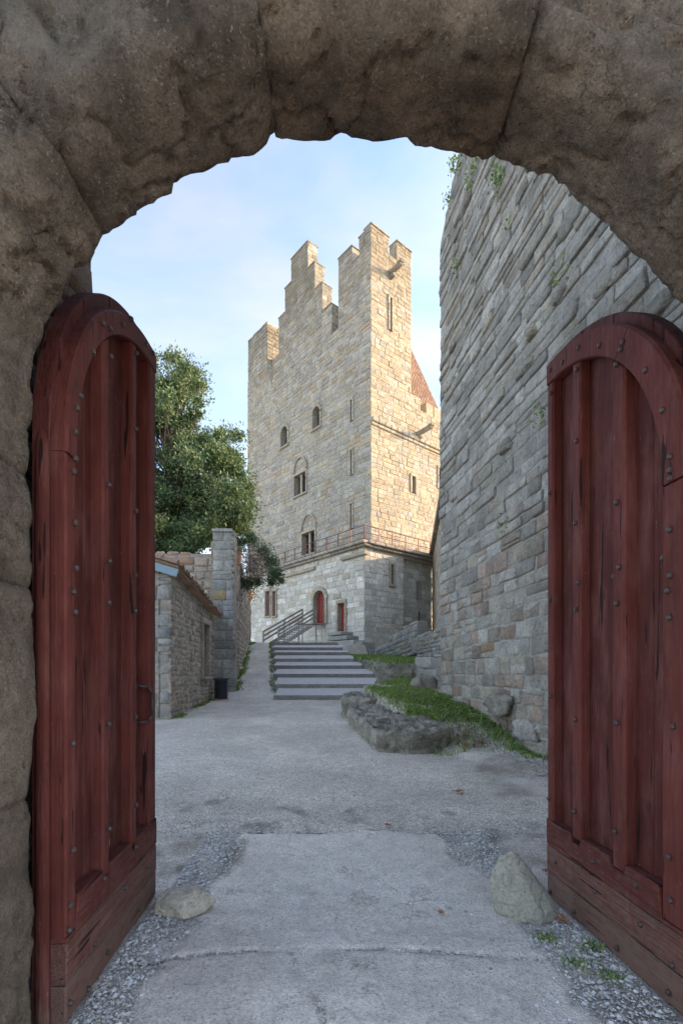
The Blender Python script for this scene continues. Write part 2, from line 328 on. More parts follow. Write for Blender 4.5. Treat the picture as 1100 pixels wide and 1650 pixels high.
def masonry(parent, org, O, U, V, N, rects, holes, ch, cw, mat, mmat, seed, limit=300, minpx=70, proud=(.0, .05), bev=.02, jit=.012, joint=.012,
            grid=False, rough=.0, vis=None, name='stone', sheet=True, proudf=None, back=.06, tintf=None, zonef=None, matf=None):
    """courses of individual stones over rects (u0,u1,v0,v1) minus holes, with a mortar sheet behind"""
    rg = random.Random(seed); U, V, N = map(unit, (U, V, N)); O = np.array(O, float)
    vmin = min(r[2] for r in rects); vmax = max(r[3] for r in rects); v = vmin; st = []
    while v < vmax - .02:
        z = zonef(v) if zonef else (ch, cw)
        h = rg.uniform(*z[0]); ve = min(v + h, vmax)
        if vmax - ve < z[0][0] * .6: ve = vmax
        # keep to the top edges of rects so that steps in the outline stay crisp
        for r in rects:
            for e in (r[2], r[3]):
                if v + .12 < e < ve + .12 and e < vmax - .01: ve = e
        mid = (v + ve) / 2
        sp = sorted([(r[0], r[1]) for r in rects if r[2] <= mid <= r[3]]); mg = []
        for a, b in sp:
            if mg and a <= mg[-1][1] + .01: mg[-1][1] = max(mg[-1][1], b)
            else: mg.append([a, b])
        for a, b in mg:
            hs = [x for x in holes if x[2] < ve and x[3] > v and x[0] < b and x[1] > a]
            cuts = sorted(set([a, b] + [min(max(x[i], a), b) for x in hs for i in (0, 1)]))
            for c0, c1 in zip(cuts[:-1], cuts[1:]):
                if c1 - c0 < .04: continue
                cm = (c0 + c1) / 2; hv = [x for x in hs if x[0] <= cm <= x[1]]
                segs = [(v, ve)]
                for x in hv:
                    ns = []
                    for s0, s1 in segs:
                        if x[2] > s0 + .05: ns.append((s0, min(s1, x[2])))
                        if x[3] < s1 - .05: ns.append((max(s0, x[3]), s1))
                    segs = ns
                for s0, s1 in segs:
                    u = c0
                    while u < c1 - .01:
                        wd = rg.uniform(*z[1]);
                        if rg.random() < .15: wd *= 1.5
                        ue = u + wd
                        if c1 - ue < z[1][0] * .7: ue = c1
                        ue = min(ue, c1)
                        if ue - u > .05 and s1 - s0 > .05: st.append((u, ue, s0, s1))
                        u = ue
        v = ve
    out = []
    for (u0, u1, s0, s1) in st:
        j2 = joint / 2
        pr = rg.uniform(*(proudf(s0) if proudf else proud)); c = O + U * (u0 + u1) / 2 + V * (s0 + s1) / 2
        if rg.random() < .06: pr += (proud[1] - proud[0]) * .6
        if grid and s1 - s0 > .26 and u1 - u0 > .3 and rg.random() < .14:   # two thin stones in place of one
            m_ = s0 + (s1 - s0) * rg.uniform(.35, .65); pieces = [(s0, m_), (m_, s1)]
        else: pieces = [(s0, s1)]
        for (a, b) in pieces:
            g = stone_geo(O, U, V, N, u0 + j2, u1 - j2, a + j2, b - j2, pr, bev * rg.uniform(.7, 1.4), jit, rg, grid, back, rough)
            x, y = proj(c); d = max(c[1], .5); view = c - A(0, 0, EYE); view = view / np.linalg.norm(view)
            ok = -10 < x < 1110 and -10 < y < 1660 and (vis is None or vis(x, y))
            area = (u1 - u0) * (b - a) * (F / d) ** 2 * abs(np.dot(view, N)) if ok else 0
            t = tintf(rg, u0, s0) if tintf else (rg.random(), rg.random())
            out.append((area, g, t, c))
    out.sort(key=lambda q: -q[0])
    rest = MB(); cnt = 0
    for area, (vs, fs), t, c in out:
        if cnt < limit and area > minpx:
            b = MB(); b.add(vs, fs, t); b.build(name, matf(c) if matf else mat, parent, org, smooth=grid, own=True); cnt += 1
        else: rest.add(vs, fs, t)
    if rest.v: tag(rest.build('masonry', mat, parent, org, smooth=grid), kind='stuff')
    if sheet:
        mb = MB(); us = sorted(set([r[i] for r in rects + holes for i in (0, 1)])); vv = sorted(set([r[i] for r in rects + holes for i in (2, 3)]))
        for a, b in zip(us[:-1], us[1:]):
            for c_, d_ in zip(vv[:-1], vv[1:]):
                mu, mv = (a + b) / 2, (c_ + d_) / 2
                if any(r[0] < mu < r[1] and r[2] < mv < r[3] for r in rects) and not any(r[0] < mu < r[1] and r[2] < mv < r[3] for r in holes):
                    mb.add([O + U * a + V * c_ - N * .005, O + U * b + V * c_ - N * .005, O + U * b + V * d_ - N * .005, O + U * a + V * d_ - N * .005], [(0, 1, 2, 3)])
        mb.build('mortar_bed', mmat, parent, org)

ZU = A(0, 0, 1)
def interp(x, pts):
    return float(np.interp(x, [p[0] for p in pts], [p[1] for p in pts]))

# ------------------------------------------------------------------ ground
PATHZ = [(-50, -.6), (0, 0), (3.6, 0), (18, .745), (19.25, 1.12), (20.5, 1.50), (21.75, 1.87), (23, 2.22), (24.25, 2.57), (25.5, 2.88), (26.75, 3.22), (28, 3.42), (34, 3.42), (50, 3.4), (400, 3.0)]
BANKZ = [(-50, -.6), (0, 0), (7.3, .19), (8.4, .33), (10, .68), (12, 1.02), (14.6, 1.22), (17, 1.45), (17.8, 1.75), (21, 2.20), (26, 2.62), (34, 2.62), (400, 2.6)]
BANKX = [(0, 3.2), (7.6, 2.35), (8.6, 1.75), (9.2, 1.35), (12, .85), (15.3, .5), (16.6, 1.6), (18, 1.85), (19.25, 1.80), (20.5, 1.42), (21.75, 1.0), (23, .66), (24.25, .42), (25.5, .15), (26.75, -.12), (28.2, .2), (30, 1.5), (400, 1.5)]
STEP_L = [(18, -2.45), (26.75, -3.78), (28, -3.9)]
def Gz(x, y):
    p = interp(y, PATHZ); b = interp(y, BANKZ); xb = interp(y, BANKX)
    t = min(max((x - xb + .12) / .35, 0), 1); t = t * t * (3 - 2 * t)
    if y > 40: t = 0
    return p * (1 - t) + b * t
def make_ground():
    xs = np.concatenate([[-600, -250, -100, -50, -30, -20, -14], np.arange(-10, -2, .25), np.arange(-2.0, 2.45, .022), np.arange(2.5, 8, .2), [9, 10, 12, 15, 20, 30, 50, 100, 250, 600]])
    ys = np.concatenate([[-300, -100, -40, -20, -10, -5, -3, -2, -1, 0, 1.0, 1.5], np.arange(1.8, 5.6, .022), np.arange(5.6, 34, .14), [35, 36, 38, 40, 44, 50, 60, 80, 120, 200, 400, 900]])
    V = []; T = []
    for y in ys:
        for x in xs:
            z = Gz(x, y); px, py = (CX + F * x / y, HOR - F * (z - EYE) / y) if y > .5 else (0, 3000)
            patch = dirt = 0.0
            if .5 < y < 5.9 and -2.1 < x < 2.5:
                n = fb(x * 1.6, y * 1.6, 3.3, 5); n2 = fb(x * 6, y * 6, 9.1, 4); n3 = fb(x * 3.1 + 5, y * 3.1, 1.7, 5)
                top = 4.84 + .10 * n + .03 * n2 - .12 * max(0, x - .7); lft = -1.00 + .16 * n + .03 * n2; rgt = 1.20 + .18 * n3 + .03 * n2 - .22 * max(0, y - 3.4)
                d = min(top - y, x - lft, rgt - x)
                patch = min(max(.5 + d * 5, 0), 1) - max(0, n3 - .12) * .9
                # dirt pocket beside the apron, with a tongue of cement left of it
                pk = ((x + .93 + .05 * n) / .13) ** 2 + ((y - 4.25) / .42) ** 2
                if pk < 1.6: patch = min(patch, (pk - .6)); dirt = max(dirt, .75 - pk * .3)
                tg = ((x + 1.17) / .10) ** 2 + ((y - 4.35) / .33) ** 2
                if tg < 1.3: patch = max(patch, 1.25 - tg * .6)
                fade = min(max((5.25 - y) / .7, 0), 1)
                side = max((x - 1.12 - .28 * n) * 1.5, (-1.06 + .28 * n - x) * 1.8)
                dirt = max(dirt, min(max(side + .35, 0), .85)) * fade * (1 if patch < .9 else .5)
                if n3 > .22 and d > 0: dirt = max(dirt, min((n3 - .22) * 1.2, .40))
                z += .012 * min(max(d * 25, 0), 1) + .007 * n + .004 * n2
                yb = 2.98 - .09 * (x - .05) ** 2 + .025 * n
                if -1.15 < x < 1.2:
                    w_ = min(max((.095 - abs(y - yb)) * 40, 0), 1) * min(max((1.2 - abs(x)) * 4, 0), 1); z += .006 * w_; dirt *= 1 - w_; patch = patch * (1 - w_) + 1.1 * w_
                    e_ = math.exp(-((y - yb + .108) / (.013 + .006 * n2)) ** 2) * min(max(.7 + n3 * 2, 0), 1); z -= .016 * e_; patch -= 1.3 * e_ * min(max(.75 + n3 * 2.5, .1), 1)
                xc = -.28 + (2.82 - y) * .42 + .05 * n
                if y < 2.86: e_ = math.exp(-((x - xc) / .016) ** 2); z -= .012 * e_; patch -= 1.1 * e_ * min(max(.6 + n3 * 3, 0), 1)
                e_ = math.exp(-((y - top) / (.022 + .012 * n2)) ** 2) * (1 if -1.0 < x < 1.0 else 0) * min(max(.8 + n3 * 2, 0), 1); z -= .018 * e_; patch -= 1.7 * e_
            elif 5.5 < y < 28:
                n = fb(x * .8, y * .8, 1.0, 3); z += .02 * n
                if x > interp(y, BANKX) - .1 and y > 8.3: dirt = .85
                if y < 10: dirt = max(dirt, min(max(.5 + (x - 1.7 - .28 * (y - 5) * .3) * 1.5 + .3 * n, 0), 1) * .6)
            if 17.6 < y < 28.4 and interp(y, STEP_L) + .05 < x < interp(y, BANKX) + .1: z -= .35
            if abs(x) > 60 or y < 0 or y > 100: z += 0
            V.append((x, y, z)); T.append((patch, dirt))
    nx = len(xs); Fc = [(j * nx + i, j * nx + i + 1, (j + 1) * nx + i + 1, (j + 1) * nx + i) for j in range(len(ys) - 1) for i in range(nx - 1)]
    mb = MB(); mb.v = V; mb.f = Fc; mb.t = T
    tag(mb.build('ground', M['ground'], smooth=True), kind='structure')
make_ground()

# ------------------------------------------------------------------ near gateway arch
YB, YF = 2.10, 1.70
PROF = [(-1.29, -.1), (-1.29, .5), (-1.30, 1.08), (-1.275, 1.55), (-1.295, 1.96), (-1.285, 2.43), (-1.285, 2.75), (-1.275, 2.98), (-1.17, 3.20), (-1.06, 3.34), (-.985, 3.44), (-.93, 3.475), (-.76, 3.60), (-.6, 3.69), (-.42, 3.775), (-.27, 3.84),
        (-.10, 3.845), (.08, 3.85), (.25, 3.845), (.40, 3.815), (.64, 3.78), (.87, 3.67), (1.03, 3.56), (1.18, 3.41), (1.33, 3.27), (1.44, 3.15), (1.55, 2.98), (1.63, 2.75), (1.66, 2.43), (1.66, 1.96), (1.66, 1.08), (1.66, .5), (1.66, -.1)]
def gateway():
    root = thing('gateway', 'massive brown sandstone arch framing the whole view in deep shade', 'archway', (0, (YB + YF) / 2, 0)); org = np.array(root.location)
    P = np.array(PROF); seg = np.linalg.norm(np.diff(P, axis=0), axis=1); S = np.concatenate([[0], np.cumsum(seg)])
    def pt(s): return A(np.interp(s, S, P[:, 0]), np.interp(s, S, P[:, 1]))
    def s_of(x, z): return S[np.argmin(np.linalg.norm(P - A(x, z), axis=1))]
    def nrm(s):
        d = pt(min(s + .22, S[-1])) - pt(max(s - .22, 0)); d /= np.linalg.norm(d); return A(-d[1], d[0])
    joints = [0, s_of(-1.30, 1.08), s_of(-1.295, 1.96), s_of(-1.285, 2.43), s_of(-.985, 3.44), s_of(-.27, 3.84), s_of(.64, 3.78), s_of(1.44, 3.15), s_of(1.66, 2.43), s_of(1.66, 1.96), s_of(1.66, 1.08), S[-1]]
    # cross-section: (outward offset, y)
    cs = [(.78, YB - .02)] + [(n, YB) for n in np.linspace(.3, .03, 6)] + [(.008, YB - .012), (0, YB - .04)]
    cs += [(0, y) for y in np.linspace(YB - .065, YF + .16, 14)]
    cs += [(.15 * (1 - math.cos(t)), YF + .15 - .15 * math.sin(t)) for t in np.linspace(.12, math.pi / 2, 10)]
    cs += [(n, YF) for n in np.linspace(.18, .78, 22)]
    nn = noise
    for k in range(len(joints) - 1):
        s0, s1 = joints[k], joints[k + 1]; n = max(int((s1 - s0) / .022), 8); mb = MB(); ss = np.linspace(s0 - .001, s1 + .001, n + 1)
        rows = []
        bulge = R.uniform(-.006, .010); lean = R.uniform(-.03, .03)
        for s in ss:
            c = pt(s); nv = nrm(s); e = min(s - s0, s1 - s); row = []
            rec = .010 * math.exp(-(e / .012) ** 2) + .006 * math.exp(-(e / .06) ** 2); jam = .45 if k < 3 or k > 7 else 1
            for (o, y) in cs:
                X, Z = c[0] + nv[0] * o, c[1] + nv[1] * o
                d = .022 * fb(X * 1.6, y * 1.6, Z * 1.6, 2) + .008 * fb(X * 5, y * 5, Z * 5, 6) + .004 * fb(X * 28, y * 28, Z * 28, 3)
                r_ = 1 - abs(fb(X * 3.4 + 7, y * 3.4, Z * 3.4 + k, 4)); d -= .030 * max(0, r_ - .90) / .10; r2_ = abs(fb(X * 2.1 + 3 * k, y * 1.1 + 4, Z * 2.1, 5)); d -= .014 * math.exp(-(r2_ / .035) ** 2)
                d = d * jam - rec * (.6 + 1.5 * abs(fb(X * 5, y * 9, Z * 5, 3))) + bulge * jam
                if o > .25 and y > YB - .03: d *= .2
                # worn outward: soffit pushes along -nv, front pushes along -y
                wf = min(max((o - 0) / .15, 0), 1); wf = 1 if (y <= YF + .001) else (wf if y < YF + .16 else 0)
                if y > YB - .05: wf = 0
                X -= nv[0] * d * (1 - wf); Z -= nv[1] * d * (1 - wf); yy = y - d * wf
                if y > YB - .08: yy += .02 * fb(X * 5, 3, Z * 5, 3)
                if y > YB - .10 and o < .05: q_ = .012 * fb(X * 6, 7, Z * 6, 6); X += nv[0] * q_; Z += nv[1] * q_
                row.append((X, yy, Z))
            rows.append(row)
        m_ = len(cs); vs = [p for r in rows for p in r]
        fs = [(i * m_ + j, (i + 1) * m_ + j, (i + 1) * m_ + j + 1, i * m_ + j + 1) for i in range(n) for j in range(m_ - 1)]
        fs += [tuple(range(m_)), tuple(n * m_ + j for j in range(m_))[::-1], tuple([i * m_ for i in range(n + 1)] + [i * m_ + m_ - 1 for i in range(n, -1, -1)])]
        mb.add(vs, fs, (R.random(), R.random()))
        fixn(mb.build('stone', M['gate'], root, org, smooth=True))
    # wall mass round the arch stones
    mb = MB(); cen = A(.15, 1.2); outs = []
    ss = np.linspace(0, S[-1], 90)
    for y, flip in ((YF + .06, 0), (YB - .05, 1)):
        b0 = len(mb.v); vs = []
        for i, s in enumerate(ss):
            c = pt(s) + nrm(s) * .72
            d = c - cen; t = min((5.2 / abs(d[0])) if d[0] else 99, ((7.5 - cen[1]) / d[1]) if d[1] > 0 else 99, ((-.6 - cen[1]) / d[1]) if d[1] < 0 else 99)
            t = max(t, 1.0); q = cen + d * t; vs += [(c[0], y, c[1]), (q[0], y, q[1])]
        fs = [(2 * i, 2 * i + 1, 2 * i + 3, 2 * i + 2)[::-1 if flip else 1] for i in range(len(ss) - 1)]
        mb.add(vs, fs, (.4, .4))
    n2 = 2 * len(ss); fs = [(2 * i + 1, n2 + 2 * i + 1, n2 + 2 * i + 3, 2 * i + 3) for i in range(len(ss) - 1)]; mb.f += fs
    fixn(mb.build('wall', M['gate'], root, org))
    return root
gateway()
# ------------------------------------------------------------------ the two door leaves
def door(side):
    if side < 0:
        hx, hy, fx, fy = -1.25, 2.255, -1.345, 3.60; cz = 2.62
        lab = 'left red plank door leaf with iron pull handle and curved top, standing open'
        spans = [(0, .095), (.42, .50), (.86, .945), (1.20, 1.343)]; xs0 = 0.0
    else:
        hx, hy, fx, fy = 1.604, 2.12, 1.49, 3.60; cz = 2.53
        lab = 'right red plank door leaf without handle, open against the big curtain wall'
        spans = [(.15, .33), (.62, .73), (1.06, 1.155), (1.405, 1.483)]; xs0 = .15
    d = unit((fx - hx, fy - hy, 0)); wdt = math.hypot(fx - hx, fy - hy)
    face = A(d[1], -d[0], 0) * (1 if side < 0 else -1)      # towards the passage
    root = thing('gate_door', lab, 'door', (hx, hy, 0), math.atan2(d[1], d[0]), 'red door leaves of the gateway')
    fy_ = 1 if np.dot(face, A(-d[1], d[0], 0)) > 0 else -1   # local y sign of the face
    X, Y, Z = A(1, 0, 0), A(0, 1, 0) * fy_, A(0, 0, 1)
    th, bk = .068, .080
    rg = random.Random(11 + side)
    Ro, Ri = (1.30, 1.165) if side < 0 else (1.33, 1.165)
    sc = wdt if side < 0 else 1.483
    ao, bo_, ai, bi = sc - xs0, (1.30 if side < 0 else 1.32), sc - spans[0][1], 1.165
    arcz = lambda x, r: cz + bi * math.sqrt(max(1 - ((sc - x) / ai) ** 2, 0))
    def block(mb, x0, x1, z0, z1, y0, y1, tint, bev=.008):
        mb.box(X * (x0 + x1) / 2 + Z * (z0 + z1) / 2 + Y * (y0 + y1) / 2, X, Z, Y, (x1 - x0) / 2, (z1 - z0) / 2, abs(y1 - y0) / 2, tint, bev)
    def outline(name, top, bot, x0, x1, y0, y1, tint, n=10, bev=.008, wob=0.0):
        """plank with a curved top: faces built by columns"""
        mb = MB(); xs = np.linspace(x0, x1, n + 1); vs = []
        for yy, ins in ((y0, 0), (y1 - bev * np.sign(y1 - y0), 0), (y1, bev)):
            xx = x0 + ins + (xs - x0) * (x1 - x0 - 2 * ins) / (x1 - x0)
            vs += [X * x + Z * (bot(x) + ins) + Y * yy for x in xx] + [X * x + Z * (top(x) - ins) + Y * yy for x in xx]
        m_ = n + 1; fs = []
        for L_ in (0, 2):
            for i in range(n): fs.append((2 * m_ * L_ + i, 2 * m_ * L_ + i + 1, 2 * m_ * L_ + m_ + i + 1, 2 * m_ * L_ + m_ + i))
        for L_ in (0, 1):
            ring = list(range(m_)) + list(range(2 * m_ - 1, m_ - 1, -1))
            for i in range(len(ring)):
                a, b = ring[i], ring[(i + 1) % len(ring)]; fs.append((2 * m_ * L_ + a, 2 * m_ * L_ + b, 2 * m_ * (L_ + 1) + b, 2 * m_ * (L_ + 1) + a))
        mb.add(vs, fs, tint); return fixn(mb.build(name, M['wood_h' if name == 'foot_plank' else 'wood'], root))
    btop = lambda x: cz + .02 + 1.375 * math.sqrt(max(1 - ((sc - x) / (sc - xs0 + .015)) ** 2, .0))
    # backing boards
    edges = np.linspace(xs0, wdt, 5)
    for a, b in zip(edges[:-1], edges[1:]):
        outline('plank', btop, lambda x: .012, a + .002, b - .002, -th - bk, -th + rg.uniform(-.004, .002), (rg.uniform(.15, .35), .25), 8)
    # hinge post, round
    pz = cz + .30
    mb = MB(); seg = 14; zs = np.linspace(0.0, pz, 12)
    for z in zs:
        for i in range(seg):
            t = 2 * math.pi * i / seg; mb.v.append(tuple(X * (xs0 + .034 + (.048 - .03 * max(0, (z - cz) / .3)) * math.cos(t) + .25 * max(0, (z - cz)) ** 2) + Y * (-th - .040 + (.045 - .02 * max(0, (z - cz) / .3)) * math.sin(t)) + Z * z)); mb.t.append((.1 + .5 * max(0, 1 - z / .5), .5))
    for k in range(len(zs) - 1):
        for i in range(seg): mb.f.append((k * seg + i, k * seg + (i + 1) % seg, (k + 1) * seg + (i + 1) % seg, (k + 1) * seg + i))
    mb.f.append(tuple((len(zs) - 1) * seg + i for i in range(seg)))
    fixn(mb.build('post', M['wood'], root, smooth=True))
    # stiles and mullions
    for i, (a, b) in enumerate(spans):
        last = i in (0, 3)
        if i == 0: top = lambda x, a=a, b=b: cz - .003
        else: top = lambda x: arcz(x, Ri) + .0
        z0 = .43 if i not in (3,) else .56
        if i == 1: z0 = .50
        if i == 2: z0 = .53
        if i == 0:
            outline('stile', top, lambda x: .40, a, b, -th, 0, (.18, .8), 4, .009)
        else:
            outline('mullion' if i < 3 else 'stile', top, lambda x, z0=z0: z0, a, b, -th, -.002 if i < 3 else 0, (rg.uniform(.1, .25), .85), 6, .012)
    # curved head in two pieces
    def ringpiece(a0, a1, name):
        mb = MB(); n = 22; vs = []
        for t in np.linspace(a0, a1, n + 1):
            c, s = math.cos(t), math.sin(t); ch = .012
            for (r, y) in ((Ri, -th), (Ri, -ch * .6), (Ri + ch * .6, 0.004), (Ro - ch, 0.004), (Ro, -ch), (Ro, -th)):
                
                w_ = (r - Ri) / (Ro - Ri); vs.append(X * (sc - (ai + (ao - ai) * w_) * c) + Z * (cz + (bi + (bo_ - bi) * w_) * s) + Y * y)
        fs = []
        for i in range(n):
            for j in range(6): fs.append((i * 6 + j, i * 6 + (j + 1) % 6, (i + 1) * 6 + (j + 1) % 6, (i + 1) * 6 + j))
        fs += [tuple(range(6)), tuple(n * 6 + j for j in range(6))[::-1]]
        mb.add(vs, fs, (.2, .85)); fixn(mb.build(name, M['wood'], root))
    if side > 0: amax = math.pi / 2
    else: amax = math.pi / 2
    ringpiece(.0, .82, 'head_rail'); ringpiece(.825, amax, 'head_rail')
    # three horizontal planks at the foot
    zt = [(.380, .585), (.186, .374), (.012, .180)]
    for k, (z0, z1) in enumerate(zt):
        if k == 0:
            # scalloped top: plank rises between the mullions
            def top(x):
                r = z1 - .03
                for (a, b) in spans[:3]:
                    if a - .015 <= x <= b + .015: return z1 - .085 if a > .16 else z0 + .02
                if x > spans[3][0] - .01: return z1 - .02
                return r
            outline('foot_plank', top, lambda x: z0, xs0, wdt, -th, .006, (.40, .5), 60, .006)
        else:
            outline('foot_plank', lambda x: z1 + .003 * math.sin(x * 9 + k), lambda x: z0 + .003 * math.sin(x * 7 + k), xs0, wdt, -th, .008 - .004 * k, (.46 + .16 * k, .5), 24, .008)
    # nails, positions read on the leaf
    if side < 0:
        q = [(x / 2.705, 450 + y / 2.705) for x, y in [(443, 192), (474, 213), (568, 172), (530, 195), (633, 283), (400, 318), (478, 337), (590, 322), (345, 508), (330, 560), (323, 665), (322, 780), (315, 836), (588, 653), (470, 895), (588, 1010), (322, 1062), (372, 1187), (326, 1260), (500, 1260), (472, 1228), (603, 1308), (585, 1290), (315, 1362), (470, 1410), (585, 1445), (322, 1453), (663, 320)]]
        q += [(x / 2.705, 1040 + y / 2.705) for x, y in [(312, 430), (469, 345), (587, 312), (590, 697), (472, 800), (313, 893), (450, 1018), (588, 880), (300, 1135), (296, 1243), (643, 965), (465, 1340), (408, 1305), (600, 1150), (540, 1060), (380, 1500), (560, 1300), (300, 1560)]]
    else:
        q = [(860 + x / 2.846, 480 + y / 2.846) for x, y in [(208, 228), (305, 218), (413, 203), (403, 237), (199, 328), (382, 305), (135, 295), (78, 332), (80, 437), (517, 332), (594, 516), (630, 727), (629, 790), (631, 828), (198, 656), (76, 895), (383, 937), (192, 1033), (626, 1062), (537, 1190), (393, 1235), (319, 1275), (206, 1305), (154, 1340), (628, 1273), (617, 1343), (382, 1402), (195, 1430), (76, 1387), (625, 1466)]]
        q += [(860 + x / 2.704, 1040 + y / 2.704) for x, y in [(75, 220), (182, 323), (364, 337), (610, 353), (68, 668), (179, 725), (357, 812), (592, 923), (262, 942), (98, 945), (450, 1047), (268, 1073), (600, 1112), (468, 1218), (74, 1075), (178, 1162), (123, 1155), (282, 1290), (365, 1320), (607, 1395), (590, 1515)]]
    me = None; H0 = A(hx, hy, 0)
    for k, (px, py) in enumerate(q):
        w = on_plane(px, py, H0, face); lx = np.dot(w - H0, d); lz = w[2]
        if not (.01 < lx < wdt - .01) or lz < .03: continue
        yy = .002
        inside = not any(a - .005 <= lx <= b + .005 for a, b in spans) and lz > .58 and ((sc - lx) / ai) ** 2 + (max(lz - cz, 0) / bi) ** 2 < 1
        if inside: yy = -th - .002; lx = lx
        rr = .019 if inside else .0155
        if me is None:
            mb = MB(); rings = [(1, 0), (.92, .5), (.55, .95)]
            for r, h in rings:
                for i in range(7):
                    t = i * 2 * math.pi / 7; mb.v.append((r * math.cos(t), h, r * math.sin(t) * 1.1)); mb.t.append((.5, .5))
            for a in (0, 1):
                for i in range(7): mb.f.append((a * 7 + i, a * 7 + (i + 1) % 7, a * 7 + 7 + (i + 1) % 7, a * 7 + 7 + i))
            mb.f.append(tuple(range(14, 21)))
            o = fixn(mb.build('nail', M['iron'], root)); me = o.data
        else:
            o = bpy.data.objects.new('nail', me); SC.collection.objects.link(o); o.parent = root
        o.location = tuple(X * lx + Y * yy + Z * lz); o.scale = (rr, fy_ * .017, rr); o.rotation_euler = (0, rg.uniform(-.6, .6), 0)
    if side < 0:
        hd = MB(); xh = 1.125; zt_, zb = 1.525, 1.275
        for z in (zt_, zb):
            hd.bar(X * xh - Y * th + Z * z, X * (xh + .03) + Y * .005 + Z * (z - .004 * np.sign(z - 1.4)), .011, 8)
            hd.bar(X * (xh - .005) - Y * (th - .002) + Z * z, X * (xh - .005) - Y * (th - .010) + Z * z, .022, 8)
        hd.bar(X * (xh + .03) + Y * .005 + Z * (zt_ - .004), X * (xh + .045) + Y * .028 + Z * (zt_ - .05), .011, 8)
        hd.bar(X * (xh + .03) + Y * .005 + Z * (zb + .004), X * (xh + .045) + Y * .028 + Z * (zb + .05), .011, 8)
        hd.bar(X * (xh + .045) + Y * .028 + Z * (zt_ - .05), X * (xh + .045) + Y * .028 + Z * (zb + .05), .0115, 8)
        hd.build('handle', M['iron'], root, smooth=True)
    return root
door(-1); door(1)

# gate flank beyond the left leaf
fl = thing('gate_flank', 'pale rough stone wall end rising behind the left red door leaf', 'wall', (-2.1, 2.7, 0)); fo = np.array(fl.location)
mb = MB(); mb.box((-2.32, 2.74, 2.5), (1, 0, 0), (0, 1, 0), ZU, .62, .58, 2.7, (.5, .6)); mb.build('core', M['mortar'], fl, fo)
masonry(fl, fo, (-1.69, 2.16, 0), (.03, 1, 0), ZU, (1, -.03, 0), [(0, 1.17, 0, 5.2)], [], (.25, .4), (.3, .6), M['hut'], M['mortar'], 5, 40, 60, (.0, .03), .03, .015, grid=True, rough=.012, sheet=False, vis=lambda x, y: 55 < x < 165 and 400 < y < 900)
masonry(fl, fo, (-2.9, 3.33, 0), (1, 0, 0), ZU, (0, 1, 0), [(0, 1.24, 0, 5.2)], [], (.25, .4), (.3, .6), M['hut'], M['mortar'], 6, 0, 60, (.0, .03), .03, .015, sheet=False)

